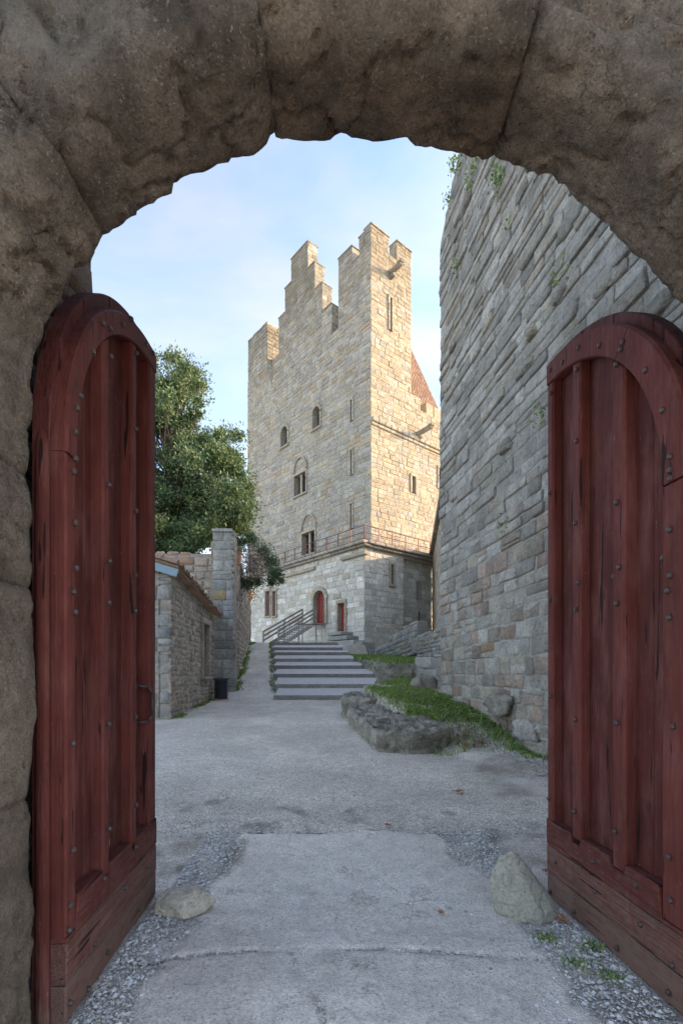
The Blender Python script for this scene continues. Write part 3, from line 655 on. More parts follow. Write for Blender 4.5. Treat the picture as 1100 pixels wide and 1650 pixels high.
# ------------------------------------------------------------------ curtain wall on the right
def curtain():
    O = A(4.185, 2.12, -.3); U = unit((-.15, 1, 0)); N = unit((-1, -.15, 0)); Lw = 10.87
    root = thing('curtain_wall', 'tall grey schist rampart wall filling the right side behind the right door', 'wall', (O[0], O[1], 0)); org = np.array(root.location)
    P = lambda u, z, d=0: O + U * u + N * d + ZU * (z + .3)
    # body, crest rising towards the gate
    top = [(0, 14.6), (9.0, 14.6), (9.8, 13.75), (Lw, 12.85)]
    mb = MB(); vs = []
    for u, z in top: vs += [P(u, -.3, -.004), P(u, z, -.004), P(u, z, -2.6), P(u, -.3, -2.6)]
    fs = []
    for i in range(len(top) - 1):
        a = 4 * i; fs += [(a, a + 4, a + 5, a + 1), (a + 1, a + 5, a + 6, a + 2), (a + 2, a + 6, a + 7, a + 3)]
    fs += [(0, 1, 2, 3), (12, 15, 14, 13)]; mb.add(vs, fs, (.5, .4)); fixn(mb.build('core', M['curtain_mortar'], root, org))
    rects = [(0, Lw, 0, 13.1), (0, Lw - .35, 13.1, 13.5), (0, 10.1, 13.5, 13.9), (0, 9.6, 13.9, 14.3), (0, 9.2, 14.3, 14.9)]
    def tintf(rg, u, v):
        t = rg.random()
        if v < 4.4:
            t = rg.choice([.0, .14, .30, .42, .45, .60, .70, .72, .74, .86]) + rg.uniform(-.03, .03)
            if rg.random() < .03: t = 1
        else: t = rg.choice([.0, .1, .15, .5, .58, .85, .9, .28]) + rg.uniform(-.04, .04)
        return (min(max(t, 0), 1), rg.random())
    zone = lambda v: ((.22, .35), (.26, .66)) if v < 4.2 else (((.17, .30), (.32, .8)) if v < 7 else ((.12, .25), (.35, 1.0)))
    masonry(root, org, O, U, ZU, N, rects, [], (.22, .4), (.35, .8), M['curtain'], M['curtain_mortar'], 21, 300, 60, (.004, .055), .016, .024, joint=.020,
            grid=True, rough=.013, vis=lambda x, y: 712 < x < 1100 and y < 1230 and not (x > 885 and y > 560), sheet=False, tintf=tintf, zonef=zone, back=.05, proudf=lambda v: (.002, .022) if v < 3.4 else ((.004, .04) if v < 6.5 else (.004, .055)))
    # end face seen from the side only
    masonry(root, org, O + U * Lw - N * 2.6, N, ZU, U, [(0, 2.6, 0, 13.0)], [], (.22, .4), (.35, .8), M['curtain'], M['curtain_mortar'], 22, 0, 60, (.01, .06), .03, .02, sheet=False)
    # boulders built into the foot, rough lumps up the face
    def lump(name, px, py, rx, rz, rn, seed, mat):
        p = on_plane(px, py, O, N); mb = MB(); n1, n2 = (16, 24) if name == 'boulder' else (8, 12); rg = random.Random(seed); t0_ = (rg.random() * .8, rg.random())
        for i in range(n1 + 1):
            th = math.pi * i / n1
            for j in range(n2):
                ph = 2 * math.pi * j / n2; dv = A(math.sin(th) * math.cos(ph), math.cos(th), math.sin(th) * math.sin(ph))
                sq = 1 / (sum(abs(x) ** 4 for x in dv) ** .25); k = sq * (1 + .30 * fb(dv[0] * 1.6 + seed, dv[1] * 1.6, dv[2] * 1.6, 3) + .10 * fb(dv[0] * 5 + seed, dv[1] * 5, dv[2] * 5, 3))
                mb.v.append(tuple(p + U * dv[0] * rx * k + ZU * dv[1] * rz * k + N * dv[2] * rn * k * .8)); mb.t.append(t0_)
        for i in range(n1):
            for j in range(n2): mb.f.append((i * n2 + j, i * n2 + (j + 1) % n2, (i + 1) * n2 + (j + 1) % n2, (i + 1) * n2 + j))
        fixn(mb.build(name, mat, root, org, smooth=True))
    lump('boulder', 812, 1137, .44, .20, .30, 3, M['slab']); lump('boulder', 850, 1178, .42, .17, .13, 8, M['curtain']); lump('boulder', 795, 1168, .4, .16, .10, 9, M['curtain'])
    lump('boulder', 868, 1208, .4, .14, .16, 12, M['curtain']); lump('boulder', 742, 1135, .3, .12, .12, 14, M['curtain'])
    for k, (px, py) in enumerate([(906, 470), (920, 360), (752, 330), (846, 595), (860, 535), (788, 520), (726, 620), (815, 720), (768, 440), (1060, 500), (735, 800), (700 + 18, 395), (730, 560), (790, 330), (980, 450)]):
        lump('stone', px, py, R.uniform(.16, .34), R.uniform(.07, .13), R.uniform(.09, .16), 30 + k, M['curtain'] if k % 3 else M['slab'])
    # tufts growing from the joints
    mb = MB(); rg = random.Random(4)
    for px, py, n in [(735, 270, 70), (728, 320, 50), (810, 290, 60), (800, 283, 50), (822, 355, 18), (768, 275, 60), (742, 425, 30), (908, 437, 18), (877, 673, 26), (817, 845, 22), (745, 262, 60), (760, 300, 30)]:
        p = on_plane(px, py, O, N) + N * .05
        for _ in range(n):
            c = p + U * rg.gauss(0, .10) + ZU * rg.gauss(0, .12) + N * abs(rg.gauss(0, .07)); a = unit([rg.gauss(0, 1) for _ in range(3)]); b = unit(np.cross(a, [rg.gauss(0, 1) for _ in range(3)]))
            s = rg.uniform(.02, .05); mb.add([c - a * s, c + b * s * .5, c + a * s, c - b * s * .5], [(0, 1, 2, 3)], (rg.random(), rg.random()))
    tag(mb.build('wall_plants', M['grass'], root, org), kind='stuff')
curtain()

# ------------------------------------------------------------------ tower
DL = unit((-.84, 1, 0)); DR = unit((1, .84, 0)); NL = -DR; NR = -DL        # left face runs along DL, faces NL
C = at(597, 900, 36.0); C[2] = 0
TW = thing('castle_tower', 'tall sandstone tower with stepped gable and corner turret, sunlit on its right face', 'tower', tuple(C)); to = np.array(TW.location)
def uvL(px, py, off=0.0): p = on_plane(px, py, C + NL * off, NL); return float(np.dot(p - C, DL)), float(p[2])
def uvR(px, py, off=0.0): p = on_plane(px, py, C + NR * off, NR); return float(np.dot(p - C, DR)), float(p[2])
def tower_tint(rg, u, v):
    t = rg.random() * .8
    if rg.random() < .08: t = 1
    return (t, rg.random())
def tcolr(rg, u, v): return (rg.choice([.42, .5, .58, .6, .64, .8, .97]), rg.random())  # golden picks for the right face: sun warmth partly put into the stone colour
def tcol(rg, u, v): return (rg.choice([.0, .1, .2, .3, .4, .45, .55, .8, .95]), rg.random())
def recess(parent, org, O, U, N, u0, u1, z0, z1, depth, fmat, back_mat, trim=.16, name='window', arch=False, bars=0, sill=True, trimp=.10, mull=False):
    """window: reveal, back panel, stone surround"""
    P = lambda u, z, d: O + U * u + ZU * z + N * d
    w = MB()
    pts = [(u0, z0), (u1, z0), (u1, z1), (u0, z1)]
    if arch:
        r = (u1 - u0) / 2; zc = z1 - r; pts = [(u0, z0), (u1, z0)] + [((u0 + u1) / 2 + r * math.cos(t), zc + r * math.sin(t)) for t in np.linspace(0, math.pi, 9)]
    n = len(pts); w.add([P(u, z, -.005) for u, z in pts] + [P(u, z, -depth) for u, z in pts], [(i, (i + 1) % n, n + (i + 1) % n, n + i) for i in range(n)], (.4, .4))
    wo = w.build(name, fmat, parent, org)
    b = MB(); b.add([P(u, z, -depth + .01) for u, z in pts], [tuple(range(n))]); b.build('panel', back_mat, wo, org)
    s = MB(); rg = random.Random(int(abs(u0) * 1000)); H = z1 - z0
    if trim:
        if not arch: s.box(P((u0 + u1) / 2, z1 + trim * .6, trimp - .06), U, ZU, N, (u1 - u0) / 2 + trim, trim * .6, .10, (.5, .7), .015)
        if sill: s.box(P((u0 + u1) / 2, z0 - trim * .4, trimp - .03), U, ZU, N, (u1 - u0) / 2 + trim, trim * .4, .12, (.5, .5), .015)
        k = max(int(H / .45), 1)
        for sd_, uu in ((-1, u0), (1, u1)):
            for i in range(k):
                if arch and z0 + H * (i + .5) / k > z1 - (u1 - u0) / 2: continue
                ww = trim * rg.uniform(.7, 1.2) / 2
                s.box(P(uu + sd_ * ww, z0 + H * (i + .5) / k, trimp - .07), U, ZU, N, ww, H / k / 2 - .006, .09, (rg.random(), .6), .01)
        if arch:
            r = (u1 - u0) / 2; zc = z1 - r
            for i in range(7):
                t = math.pi * (i + .5) / 7; rr = r + trim * .6; c = P((u0 + u1) / 2 + rr * math.cos(t), zc + rr * math.sin(t), trimp - .06)
                s.box(c, U * math.cos(t) + ZU * math.sin(t), -U * math.sin(t) + ZU * math.cos(t), N, trim * .6, rr * math.pi / 14 - .006, .09, (rg.random(), .6), .01)
        s.build('surround', fmat, wo, org)
    if mull:
        b = MB(); b.box(P((u0 + u1) / 2, (z0 + z1) / 2, -.12), U, ZU, N, .11, H / 2, .08, (.5, .6), .02); b.build('mullion', fmat, wo, org)
    if bars:
        b = MB()
        for i in range(1, 5): b.box(P(u0 + (u1 - u0) * i / 5, (z0 + z1) / 2, -depth + .05), U, ZU, N, .025, H / 2, .02)
        for i in range(1, 9): b.box(P((u0 + u1) / 2, z0 + H * i / 9, -depth + .06), U, ZU, N, (u1 - u0) / 2, .025, .02)
        b.build('grille', M['rail'], wo, org)
    return wo

# left face -------------------------------------------------
uE = uvL(399, 700)[0]
Zb = 10.95                                             # level of the balcony
zcren = uvL(545, 545)[1]
g = []                                                 # gable silhouette: (px left, px right, px y at right end)
for a, b, y in [(449, 459, 504), (459, 469, 455), (469, 496, 388), (496, 507, 421), (507, 519, 455), (519, 534, 489), (545, 567, 396), (567, 578, 414), (578, 597, 365)]:
    ub, ua = uvL(a, y)[0], uvL(b, y)[0]; g.append((max(ua, 0), ub, uvL(b, y)[1]))
zg0 = min(uvL(449, 560)[1], 28.0)
wz0 = 26.5
# wall top under the gable: straight line of bodies
print('tower', uE, zcren, g)
zturL0 = uvL(425, 600)[1]
rects = [(0, uE, Zb - .3, wz0)]
zl = uvL(449, 560)[1]
rects.append((0, uE, wz0, 28.6))
gz = 28.6
rects += [(a, b, gz, z) for a, b, z in g]
rects.append((uvL(545, 500)[0], uvL(534, 500)[0], gz, uvL(540, 533)[1]))
uLt = uvL(449, 560)[0]
rects.append((uLt - .02, uE, gz, 31.0))
winL = [(504.5, 516, 656, 690, 0), (453.5, 464, 688, 719, 0), (475, 493.5, 764, 797, 1), (487.5, 508, 858, 893, 1), (565.6, 568.2, 645, 679, 2), (565.6, 568.2, 725, 766, 2), (565.4, 568.0, 812, 852, 2)]
holesL = []
for (xa, xb, ya, yb, k) in winL:
    ym = (ya + yb) / 2; u1, _ = uvL(xa, ym); u0, _ = uvL(xb, ym); zt = uvL((xa + xb) / 2, ya)[1]; zb = uvL((xa + xb) / 2, yb)[1]
    holesL.append((u0, u1, zb, zt, k))
hl = [h[:4] for h in holesL]
up = bpy.data.objects.new('left_face', None); SC.collection.objects.link(up); up.parent = TW
visL = lambda x, y: 398 < x < 600 and 380 < y < 880
masonry(up, to, C, DL, ZU, NL, rects, hl, (.30, .40), (.40, .95), M['tower'], M['mortar'], 31, 300, 55, (.01, .045), .022, .014, joint=.035, rough=.012, vis=visL, tintf=tcol,
        zonef=lambda v: ((.28, .42), (.38, .95)) if v < 26 else ((.26, .36), (.38, .85)))
for (u0, u1, z0, z1, k) in holesL:
    if k == 2: recess(up, to, C, DL, NL, u0, u1, z0, z1, .5, M['tower'], M['dark'], .14, sill=False)
    elif k == 0: recess(up, to, C, DL, NL, u0, u1, z0, z1, .5, M['tower'], M['dark'], .20, arch=True)
    else:
        recess(up, to, C, DL, NL, u0, u1, z0, z1, .45, M['tower'], M['dark'], .18, mull=True)
        # blind arch moulding over the twin window
        mb = MB(); cu = (u0 + u1) / 2; r = (u1 - u0) / 2 + .12
        for i in range(13):
            t = math.pi * i / 12; r2 = r * (1 + .25 * math.sin(t)); t2 = math.pi * (i + 1) / 12; r3 = r * (1 + .25 * math.sin(t2))
            if i == 12: break
            p = C + DL * (cu + r * math.cos(t)) + ZU * (z1 + .25 + r2 * 1.0 * math.sin(t)) + NL * .09; q = C + DL * (cu + r * math.cos(t2)) + ZU * (z1 + .25 + r3 * math.sin(t2)) + NL * .09
            mb.bar(p, q, .09, 6, tint=(.5, .7))
        mb.build('arch_moulding', M['tower'], up, to)
# bodies: main block, gable slabs, turret
core = MB()
def cbox(u0, u1, z0, z1, d0, d1, tint=(.5, .6)):
    c = C + DL * (u0 + u1) / 2 + DR * (d0 + d1) / 2 + ZU * (z0 + z1) / 2
    core.box(c, DL, DR, ZU, (u1 - u0) / 2, (d1 - d0) / 2, (z1 - z0) / 2, tint)
cbox(.6, uE - .02, 2, 18.4, .6, 9.2); cbox(.6, uE - .02, 18.4, 27.4, .6, 4.0)
cbox(uE - .62, uE - .04, 2, 30.9, .02, 4.0)
for a, b, z in g[:6]: cbox(a, b, 26, z - .02, .02, 1.0)
cbox(uvL(545, 500)[0], uvL(534, 500)[0], 26, uvL(540, 533)[1] - .02, .02, 1.0)
core.build('core', M['mortar'], TW, to)
# small faces at the right side of every gable step
sf = bpy.data.objects.new('gable_reveals', None); SC.collection.objects.link(sf); sf.parent = TW
prev = None
order = g[:6]
for i, (a, b, z) in enumerate(order):
    if i >= 2:
        znext = order[i + 1][2] if i + 1 < 6 else uvL(540, 533)[1]
        masonry(sf, to, C + DL * a, DR, ZU, NR, [(-.03, 1.02, znext - .1, z)], [], (.34, .45), (.4, .7), M['tower_top'], M['mortar'], 50 + i, 20, 40, (.0, .03), .02, .01, joint=.03, rough=.01, sheet=False)
# coping on steps
for a, b, z in g:
    cp = MB(); cp.box(C + DL * (a + b) / 2 + DR * .5 + ZU * (z + .04), DL, DR, ZU, (b - a) / 2 + .04, .58, .05, (.4, .3), .02)
    cp.build('coping', M['tower_top'], TW, to, own=True)
# left corner turret, proud of the face and corbelled out at its foot
PJ = .55
lt = bpy.data.objects.new('corner_turret', None); SC.collection.objects.link(lt); lt.parent = TW
ua, ub = uvL(430, 560, PJ)[0], uvL(399.5, 560, PJ)[0]
zm1 = uvL(420, 530, PJ)[1]; zm0 = uvL(405, 543, PJ)[1]; um = uvL(417, 545, PJ)[0]; zb0 = uvL(432, 618, PJ)[1]; zs = zb0 + 1.6
def pr(u, d, z): return C + DL * u + NL * d + ZU * z
t = MB(); e_ = .03
vs = [pr(ua + e_, .0, zb0), pr(ub, .0, zb0), pr(ub, PJ - e_, zs), pr(ua + e_, PJ - e_, zs), pr(ua + e_, PJ - e_, zm0), pr(ub, PJ - e_, zm0), pr(ub, -1.2, zm0), pr(ua + e_, -1.2, zm0), pr(ub, -1.2, zb0), pr(ua + e_, -1.2, zb0)]
t.add(vs, [(0, 1, 2, 3), (3, 2, 5, 4), (4, 5, 6, 7), (0, 3, 4, 7, 9), (1, 8, 6, 5, 2), (7, 6, 8, 9)], (.5, .4))
t.box(pr((ua + um) / 2 + .02, (PJ - 1.2) / 2 - .04, (zm0 + zm1) / 2 - .01), DL, NL, ZU, (um - ua) / 2 - .04, (PJ + 1.2) / 2 - .02, (zm1 - zm0) / 2, (.5, .4))
fixn(t.build('core', M['mortar'], lt, to))
kw = dict(joint=.03, rough=.01, sheet=False, vis=visL, tintf=tcol)
masonry(lt, to, C + NL * PJ, DL, ZU, NL, [(ua, ub, zs, zm0), (ua, um, zm0, zm1)], [], (.32, .42), (.5, 1.0), M['tower'], M['mortar'], 61, 60, 45, (.0, .03), .02, .012, **kw)
slv = unit(NL * PJ + ZU * 1.6); sln = np.cross(slv, DL); sln = sln if np.dot(sln, NL) > 0 else -sln
masonry(lt, to, pr(0, 0, zb0), DL, slv, sln, [(ua, ub, 0, math.hypot(PJ, 1.6))], [], (.32, .42), (.5, 1.0), M['tower'], M['mortar'], 63, 30, 45, (.0, .02), .02, .012, **kw)
masonry(lt, to, C + DL * ua + NL * PJ, -NL, ZU, NR, [(0, 1.7, zs, zm1)], [], (.32, .42), (.5, 1.0), M['tower'], M['mortar'], 62, 40, 40, (.0, .03), .02, .012, **kw)

# right face -------------------------------------------------
uT = uvR(662, 500)[0]; zT = uvR(631, 413)[1]
mer = [(0, uvR(626, 378)[0], uvR(605, 366)[1]), (uvR(638.5, 400)[0], uT, uvR(650, 397)[1])]
uRe = 8.9; zstr = uvR(597, 672)[1]; zpar = uvR(672, 640)[1]
print('right', uT, zT, mer, zstr, zpar)
winR = [(626.9, 630.0, 481, 533), (662.3, 668.3, 768, 795), (705.5, 716, 757, 790)]
hr = []
for xa, xb, ya, yb in winR:
    u0, u1 = uvR(xa, (ya + yb) / 2)[0], uvR(xb, (ya + yb) / 2)[0]; hr.append((u0, u1, uvR((xa + xb) / 2, yb)[1], uvR((xa + xb) / 2, ya)[1]))
rt = bpy.data.objects.new('right_face', None); SC.collection.objects.link(rt); rt.parent = TW
masonry(rt, to, C, DR, ZU, NR, [(0, uRe, Zb - .3, zstr), (0, uRe, zstr, zpar - .9), (0, uT + 1.1, zpar - .9, zpar), (0, uT, zpar, zT)] + [(a, b, zT, z) for a, b, z in mer], hr, (.29, .42), (.40, .95),
        M['tower'], M['mortar'], 33, 300, 45, (.01, .04), .02, .012, joint=.03, rough=.010, vis=lambda x, y: 596 < x < 713 and 360 < y < 880, tintf=tcolr)
for h in hr: recess(rt, to, C, DR, NR, *h, .5, M['tower'], M['dark'], .16, sill=False)
tc_ = MB()
def tbox(mb, a, b, z0, z1, d0, d1, tint=(.5, .6)):     # a..b along DR, d0..d1 along DL
    mb.box(C + DR * (a + b) / 2 + DL * (d0 + d1) / 2 + ZU * (z0 + z1) / 2, DR, DL, ZU, (b - a) / 2, (d1 - d0) / 2, (z1 - z0) / 2, tint)
ule = g[6][1]
uTl = uvL(545, 450)[0]
tbox(tc_, .6, uT - .03, 10, zT - .6, .6, uTl - .03)                    # turret body
tbox(tc_, uT - .6, uT - .02, 26, zT - .02, .02, uTl)                 # parapets
tbox(tc_, .02, .7, 26, zT - .02, uTl - .7, uTl - .02)
for a, b, z in mer: tbox(tc_, a + .01, b - .01, zT - .1, z - .02, .03, .75)
for a, b, z in g[6:9]:
    if z > zT + .1 or True: tbox(tc_, .03, .75, zT - 1.2, z - .02, a + .01, b - .01)
tbox(tc_, .6, uRe, 2, zpar - 1.9, .6, 14); tbox(tc_, uT - .1, uRe, zstr - 1, zpar - .92, .02, .8)
tbox(tc_, uT - .1, uT + 1.1, zstr, zpar - .02, .02, .8)
tc_.build('core', M['mortar'], TW, to)
sm = bpy.data.objects.new('merlon_faces', None); SC.collection.objects.link(sm); sm.parent = TW
masonry(sm, to, C + DR * mer[1][0] + DL * .75, -DL, ZU, -DR, [(0, .75, zT, mer[1][2])], [], (.34, .45), (.35, .5), M['tower_top'], M['mortar'], 71, 10, 20, (.0, .03), .02, .01, joint=.03, sheet=False)
for a, b, z in mer:
    cp = MB(); cp.box(C + DR * (a + b) / 2 + DL * .35 + ZU * (z + .04), DR, DL, ZU, (b - a) / 2 + .04, .44, .05, (.4, .3), .02); cp.build('coping', M['tower_top'], TW, to, own=True)
# broken merlons above the string course
for xa, xb, ya in [(687, 698, 648), (699.5, 712, 655)]:
    a, b = uvR(xa, ya)[0], uvR(xb, ya)[0]; z = uvR(xa, ya)[1]; cp = MB(); tbox(cp, a, b, zpar - .92, z, .02, .7, (.6, .6)); cp.build('merlon', M['tower'], TW, to, own=True)
# string course and gargoyles
s = MB()
for k in range(14):
    a, b = uRe * k / 14, uRe * (k + 1) / 14
    s.box(C + DR * (a + b) / 2 + NR * .10 + ZU * (zstr - .12), DR, ZU, NR, (b - a) / 2 - .008, .15, .16, (R.random(), .6), .05)
    s.box(C + DR * (a + b) / 2 + NR * .06 + ZU * (zstr - .42), DR, ZU, NR, (b - a) / 2 - .008, .10, .10, (R.random(), .5), .03)
s.build('string_course', M['tower'], TW, to)
for (px, py, ln) in [(628, 441, 1.2), (672, 700, 1.5)]:
    u, z = uvR(px, py); p = C + DR * u + ZU * z; gm = MB(); q = p + NR * ln + DR * .0 + ZU * .12
    ax = unit(q - p); side_ = unit(np.cross(ax, ZU)); upv = np.cross(side_, ax)
    gm.box((p + q) / 2, ax, side_, upv, np.linalg.norm(q - p) / 2, .17, .15, (.3, .3), .04)
    gm.box(q - ax * .1 + upv * .08, ax, side_, upv, .2, .20, .10, (.2, .2), .04)
    gm.box(p + NR * .2 - ZU * .28, NR, DR, ZU, .3, .16, .14, (.4, .4), .05)
    gm.build('gargoyle', M['tower_top'], TW, to)
# hipped roof behind the right side
def onR(px, py, back): return on_plane(px, py, C + DL * back, NR)
pa = onR(655, 560, 5.0); pb = onR(722, 668, 1.2)
rr = MB(); z_e = pb[2] - .5; ap = pa + ZU * .6
e1 = C + DR * (uT - 1) + DL * 1.2; e2 = C + DR * (uRe + .6) + DL * 1.2; e3 = C + DR * (uRe + .6) + DL * 12; e4 = C + DR * (uT - 1) + DL * 12
for e in (e1, e2, e3, e4): e[2] = z_e
r1 = ap.copy(); r2 = ap + DL * 3
ct = MB()
rr.add([e1, e2, e3, e4, r1, r2], [(0, 1, 4), (1, 2, 5, 4), (2, 3, 5), (3, 0, 4, 5)], (.5, .5))
ro = fixn(rr.build('roof', M['rooftile'], TW, to))
# tile courses on the seen slopes
for (A0, A1, B0, B1) in ((e1, e2, r1, r1), (e1, e4, r1, r2)):
    n = 26
    for i in range(n):
        t0 = i / n; p = A0 + (B0 - A0) * t0; q = A1 + (B1 - A1) * t0; nn_ = unit(np.cross(A1 - A0, B0 - A0)); nn_ = nn_ if nn_[2] > 0 else -nn_
        m = max(int(np.linalg.norm(q - p) / .28), 1); sl_ = unit((B0 + B1) / 2 - (A0 + A1) / 2); hh = np.linalg.norm((B0 + B1) / 2 - (A0 + A1) / 2) / n
        for j in range(m):
            a = p + (q - p) * (j + .5) / m; ct.box(a + nn_ * .045 + sl_ * hh * .5, unit(q - p), sl_, nn_, .12, hh * .52, .03, (R.random(), R.random()), .0)
tag(ct.build('tiles', M['rooftile'], ro, to), kind='stuff')

# base block ------------------------------------------------
BC = at(587, 900, 34.7); BC[2] = 0
def uvBL(px, py): p = on_plane(px, py, BC, NL); return float(np.dot(p - BC, DL)), float(p[2])
def uvBR(px, py): p = on_plane(px, py, BC, NR); return float(np.dot(p - BC, DR)), float(p[2])
bl = bpy.data.objects.new('base', None); SC.collection.objects.link(bl); bl.parent = TW
bE = uvBL(401, 960)[0]; bR = uvBR(650, 950)[0]; bR2 = 9.5
hb = []
for xa, xb, ya, yb in [(428.8, 435.6, 953, 993), (440, 445.3, 953, 993), (506, 524, 952, 1006), (545.3, 556, 972, 1018)]:
    u1, u0 = uvBL(xa, (ya + yb) / 2)[0], uvBL(xb, (ya + yb) / 2)[0]; hb.append((u0, u1, uvBL((xa + xb) / 2, yb)[1], uvBL((xa + xb) / 2, ya)[1]))
def btint(rg, u, v):
    if u < 1.2: return (rg.choice([.1, .3, .6]), rg.random())
    return (rg.choice([.0, .1, .33, .36, .5, .66, .95]), rg.random())
masonry(bl, to, BC, DL, ZU, NL, [(0, bE, 2.0, Zb - .35)], hb, (.30, .48), (.4, 1.1), M['plaster'], M['mortar'], 41, 260, 60, (.0, .035), .02, .03, joint=.04, rough=.012, vis=lambda x, y: 400 < x < 590 and 880 < y < 1050, tintf=btint)
recess(bl, to, BC, DL, NL, *hb[0], .30, M['tower'], M['reddoor'], .16)
recess(bl, to, BC, DL, NL, *hb[1], .30, M['tower'], M['reddoor'], .16)
recess(bl, to, BC, DL, NL, *hb[2], .35, M['tower'], M['reddoor'], .28, name='arched_doorway', arch=True, bars=1, sill=False)
recess(bl, to, BC, DL, NL, *hb[3], .35, M['tower'], M['reddoor'], .20, name='doorway', sill=True)
hbr = []
for xa, xb, ya, yb in [(628.5, 633, 910, 943)]:
    u0, u1 = uvBR(xa, (ya + yb) / 2)[0], uvBR(xb, (ya + yb) / 2)[0]; hbr.append((u0, u1, uvBR((xa + xb) / 2, yb)[1], uvBR((xa + xb) / 2, ya)[1]))
masonry(bl, to, BC, DR, ZU, NR, [(0, bR, 2.0, Zb - .35)], hbr, (.32, .44), (.4, .9), M['plaster'], M['mortar'], 42, 120, 60, (.0, .03), .02, .014, joint=.035, rough=.01, vis=lambda x, y: 585 < x < 652 and 880 < y < 1080, tintf=tcol)
recess(bl, to, BC, DR, NR, *hbr[0], .4, M['tower'], M['dark'], .16)
B2 = BC + DL * .55
h2 = [(uvBR(679, 950)[0], uvBR(682, 950)[0], uvBR(680, 965)[1], uvBR(680, 938)[1])]
masonry(bl, to, B2, DR, ZU, NR, [(bR - .01, bR2, 2.0, Zb - .35)], h2, (.32, .44), (.4, .9), M['plaster'], M['mortar'], 43, 120, 60, (.0, .03), .02, .014, joint=.035, rough=.01, vis=lambda x, y: 648 < x < 700 and 880 < y < 1080, tintf=tcol)
recess(bl, to, B2, DR, NR, *h2[0], .4, M['tower'], M['dark'], .14, sill=False)
mb = MB()
mb.box(BC + DR * (bR - .3) + DL * .45 + ZU * 6.3, DR, DL, ZU, .29, .43, 4.2, (.4, .6))
mb.box(BC + DR * (bR2 / 2) + DL * (bE / 2) + ZU * 6.3, DR, DL, ZU, bR2 / 2 - .7, bE / 2 - 1.2, 4.3, (.4, .6))
mb.box(BC + DR * 4.6 + DL * (bE / 2) + ZU * (Zb - .42), DR, DL, ZU, 4.5, bE / 2 - .1, .10, (.4, .6))
mb.build('core', M['mortar'], bl, to)
# corner pilaster and cornice
co_ = MB()
for ln, DD, NN, L_, skip in ((0, DL, NL, bE, 0), (1, DR, NR, bR2, 0)):
    n = int(L_ / .9)
    for k in range(n):
        a, b = -.42 + (L_ + .42) * k / n, -.42 + (L_ + .42) * (k + 1) / n
        if ln == 1 and k == 0: a = .0
        co_.box(BC + DD * (a + b) / 2 + NN * .12 + ZU * (Zb - .10), DD, ZU, NN, (b - a) / 2 - .006, .11, .42, (R.random() * .6, R.random()), .05)
        co_.box(BC + DD * (a + b) / 2 + NN * .06 + ZU * (Zb - .30), DD, ZU, NN, (b - a) / 2 - .006, .085, .28, (R.random() * .6, R.random()), .05)
co_.build('cornice', M['tower'], bl, to)
fl_ = MB(); fl_.box(BC + DR * 5 + DL * 6 + ZU * (Zb - .06), DR, DL, ZU, 4.7, 6.0, .04); fl_.build('balcony_floor', M['mortar'], bl, to)
# moulding stub on left face and console near the corner
st = MB(); st.box(BC + DL * 1.0 + NL * .12 + ZU * (Zb - .85), DL, ZU, NL, 1.3, .13, .2, (.5, .6), .04); st.box(BC + DL * 9.0 + NL * .10 + ZU * (Zb - .95), DL, ZU, NL, 3.4, .14, .14, (.5, .6), .05); st.build('moulding', M['tower'], bl, to)
# balcony railing
rl = bpy.data.objects.new('railing', None); SC.collection.objects.link(rl); rl.parent = TW
def rail_run(P0, D, L_, n):
    for z in (.08, .52, 1.0):
        mb = MB(); mb.bar(P0 + ZU * z, P0 + D * L_ + ZU * z, .028, 6); mb.build('rail', M['rail'], rl, to)
    for k in range(n + 1):
        p = P0 + D * L_ * k / n; mb = MB(); mb.box(p + ZU * .52, D, np.cross(ZU, D), ZU, .03, .03, .52); mb.build('post', M['rail'], rl, to)
RP = BC + NL * .35 + NR * .35 + ZU * (Zb + .0)
rail_run(RP, DL, 12.6, 9); rail_run(RP, DR, 7.0, 5)
rail_run(RP + DL * 12.6, DR, 1.2, 1)
# downpipe
mb = MB(); pp = B2 + DR * uvBR(682, 990)[0]; mb.bar(pp + NR * .1 + ZU * 3, pp + NR * .1 + ZU * 6.6, .05, 8); mb.build('downpipe', M['iron'], bl, to)

# ------------------------------------------------------------------ rampart joining the tower to the curtain wall
RA = A(7.35, 40.2, 0); RB = A(3.75, 13.6, 0); RD = unit(RB - RA); RN = A(RD[1], -RD[0], 0); RN = RN if RN[0] < 0 else -RN
ra = thing('rampart', 'lower rampart running from the tower base towards the big grey wall', 'wall', tuple(RA)); rao = np.array(ra.location); LR = np.linalg.norm(RB - RA)
mb = MB(); mb.box(RA + RD * LR / 2 - RN * .8 + ZU * 5.8, RD, ZU, RN, LR / 2, 5.7, .79, (.4, .5)); mb.build('core', M['mortar'], ra, rao)
masonry(ra, rao, RA, RD, ZU, RN, [(0, LR, 1, 11.0)], [], (.34, .46), (.5, 1.1), M['tower'], M['mortar'], 44, 60, 40, (.0, .03), .02, .014, joint=.03, rough=.01, sheet=False, vis=lambda x, y: 695 < x < 713 and 880 < y < 1080, tintf=tcol)
cp = MB(); cp.box(RA + RD * LR / 2 - RN * .55 + ZU * 11.15, RD, ZU, RN, LR / 2, .13, .85, (.4, .4), .04)
cp.build('coping', M['tower_top'], ra, rao)

